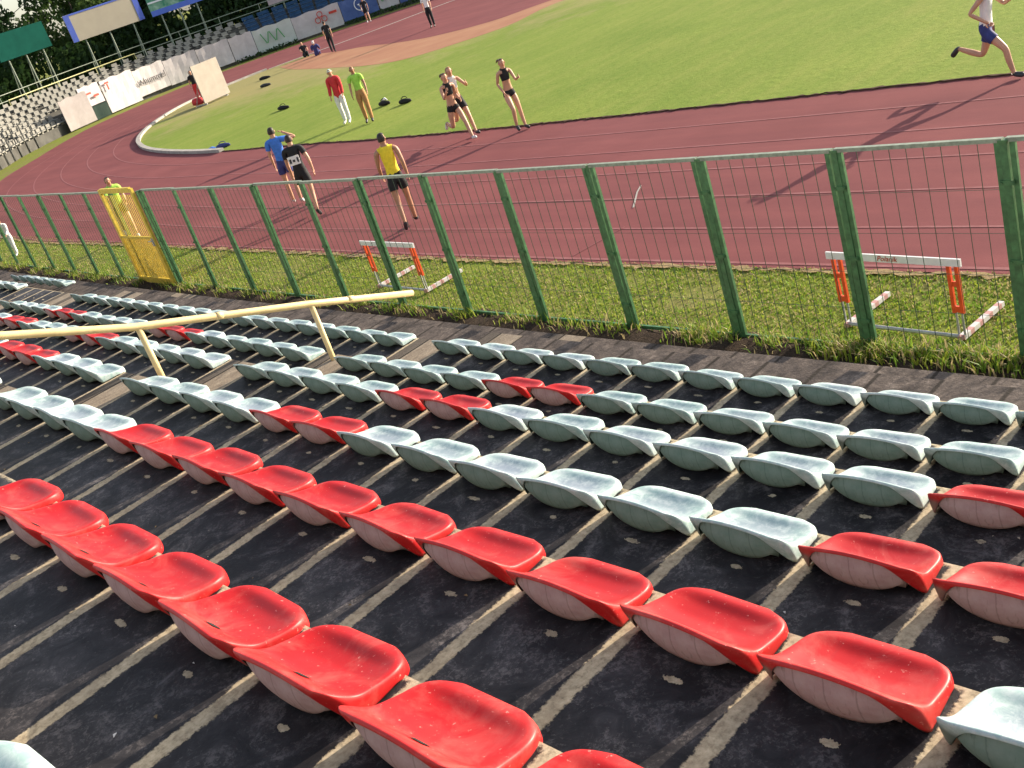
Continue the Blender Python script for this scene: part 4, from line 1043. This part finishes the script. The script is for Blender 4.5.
def tree(x,y,h,cr,label,mi,nl,z0=.18,name='broadleaf_tree',seed=0):
    rnd=random.Random(seed); root=empty(name,(x,y,-.03)); tag(root,label,'tree')
    tk=MB(); tk.path([(0,0,-.2),(.1,0,h*.25),(-.1,.1,h*.5),(.05,.05,h*.8)],[.26,.21,.15,.06],9); tips=[]
    for k in range(9):
        a=rnd.uniform(0,6.28); zz=h*rnd.uniform(.22,.65); L=cr*rnd.uniform(.5,.95); e=Vector((math.cos(a)*L,math.sin(a)*L,zz+L*rnd.uniform(.25,.7))); s=Vector((0,0,zz)); mid=(s+e)/2+Vector((0,0,.3*rnd.random()))
        tk.path([s,mid,e],[.10,.07,.03],6); tips+=[mid,e]
        for q in range(2):
            b=e+Vector((rnd.gauss(0,1),rnd.gauss(0,1),rnd.gauss(.3,.6)))*cr*.3; tk.path([mid,(mid+b)/2,b],[.05,.035,.015],5); tips.append(b)
    tk.build('trunk',M['bark'],root,True)
    cl=[]
    for k in range(34):
        t=rnd.random(); zz=h*(z0+(1-z0)*t); rr=cr*math.sqrt(max(.05,1-((t-.45)/.62)**2))*math.sqrt(rnd.uniform(.15,1)); a=rnd.uniform(0,6.28)
        cl.append((Vector((math.cos(a)*rr,math.sin(a)*rr,zz)),rnd.uniform(.55,1.3)*cr*.34))
    cl+= [(Vector(t),cr*.25) for t in tips if t.z>h*z0]
    V=[];F=[];mm=[]
    for i in range(nl):
        c,r=rnd.choice(cl); d=Vector((rnd.gauss(0,1),rnd.gauss(0,1),rnd.gauss(0,.75))); d=d.normalized()*r*rnd.random()**.4; p=c+d
        sz=rnd.uniform(.13,.30); a=Vector((rnd.gauss(0,1),rnd.gauss(0,1),rnd.gauss(0,1))).normalized(); b=a.orthogonal().normalized(); b=(b+a.cross(b)*rnd.uniform(-1,1)).normalized()
        o=len(V); V+=[p-a*sz,p-b*sz*.55,p+a*sz,p+b*sz*.55]; F.append((o,o+1,o+2,o+3))
    me=bpy.data.meshes.new('crown'); me.from_pydata([tuple(v) for v in V],[],F); me.materials.append(LEAF[mi]); me.update(); link('crown',me,root)
TS=[(17,12,9,4.0,0),(23,11.5,10.5,4.4,1),(27.5,14,12,4.6,0),(31.5,12.5,11.5,4.3,1),(35.0,15,12.5,4.8,0),(38,12.2,10,3.8,1),(41.5,14.5,12.5,4.6,0),(45,11,9.5,4.0,1),(48.5,14,12,4.6,0),(52.5,12,11,4.3,1),(57,13,12,4.6,0),(33,24,15,5.6,2),(41,25,16,5.8,1),(25,25,15,5.5,2),(50,24,16,5.8,2)]
ADJ=['leftmost tree','second tree from the left','third tree from the left','fourth tree from the left','tree behind the dark green billboard','tree left behind the beige billboard','tree right behind the beige billboard','tree behind the green and blue billboard','tree right of the billboards','tree above the blue seats','rightmost tree']
for k,(s,off,h,cr,mi) in enumerate(TS):
    p,nn,d=front(s); q=p+nn*(off+3.5)
    lab=('broad leafy %s behind the far stand'%ADJ[k]) if k<11 else 'tall pale tree in the back row, %s from the left'%ORD[{13:1,11:2,12:3,14:4}[k]]
    tree(q.x,q.y,h,cr,lab,mi,11000,.10 if k<11 else .2,seed=k+3)
def shrubbery():
    V=[];F=[]; rnd=random.Random(5)
    for i in range(34000):
        s=rnd.uniform(8,62); p,nn,d=front(s); top=5.2+.9*math.sin(s*1.3)+.6*math.sin(s*3.1)
        c=p+nn*(9.9+rnd.random()*2.2); c=Vector((c.x,c.y,rnd.uniform(0,1)**.8*top)); sz=rnd.uniform(.14,.30)
        a=Vector((rnd.gauss(0,1),rnd.gauss(0,1),rnd.gauss(0,1))).normalized()*sz; b=a.orthogonal().normalized()*sz*.6
        o=len(V); V+=[c-a,c-b,c+a,c+b]; F.append((o,o+1,o+2,o+3))
    me=bpy.data.meshes.new('shrubbery'); me.from_pydata([tuple(v) for v in V],[],F); me.materials.append(LEAF[0]); me.update()
    tag(link('shrubbery',me),'dense dark shrubbery behind the far stand','shrubbery',kind='stuff')
shrubbery()
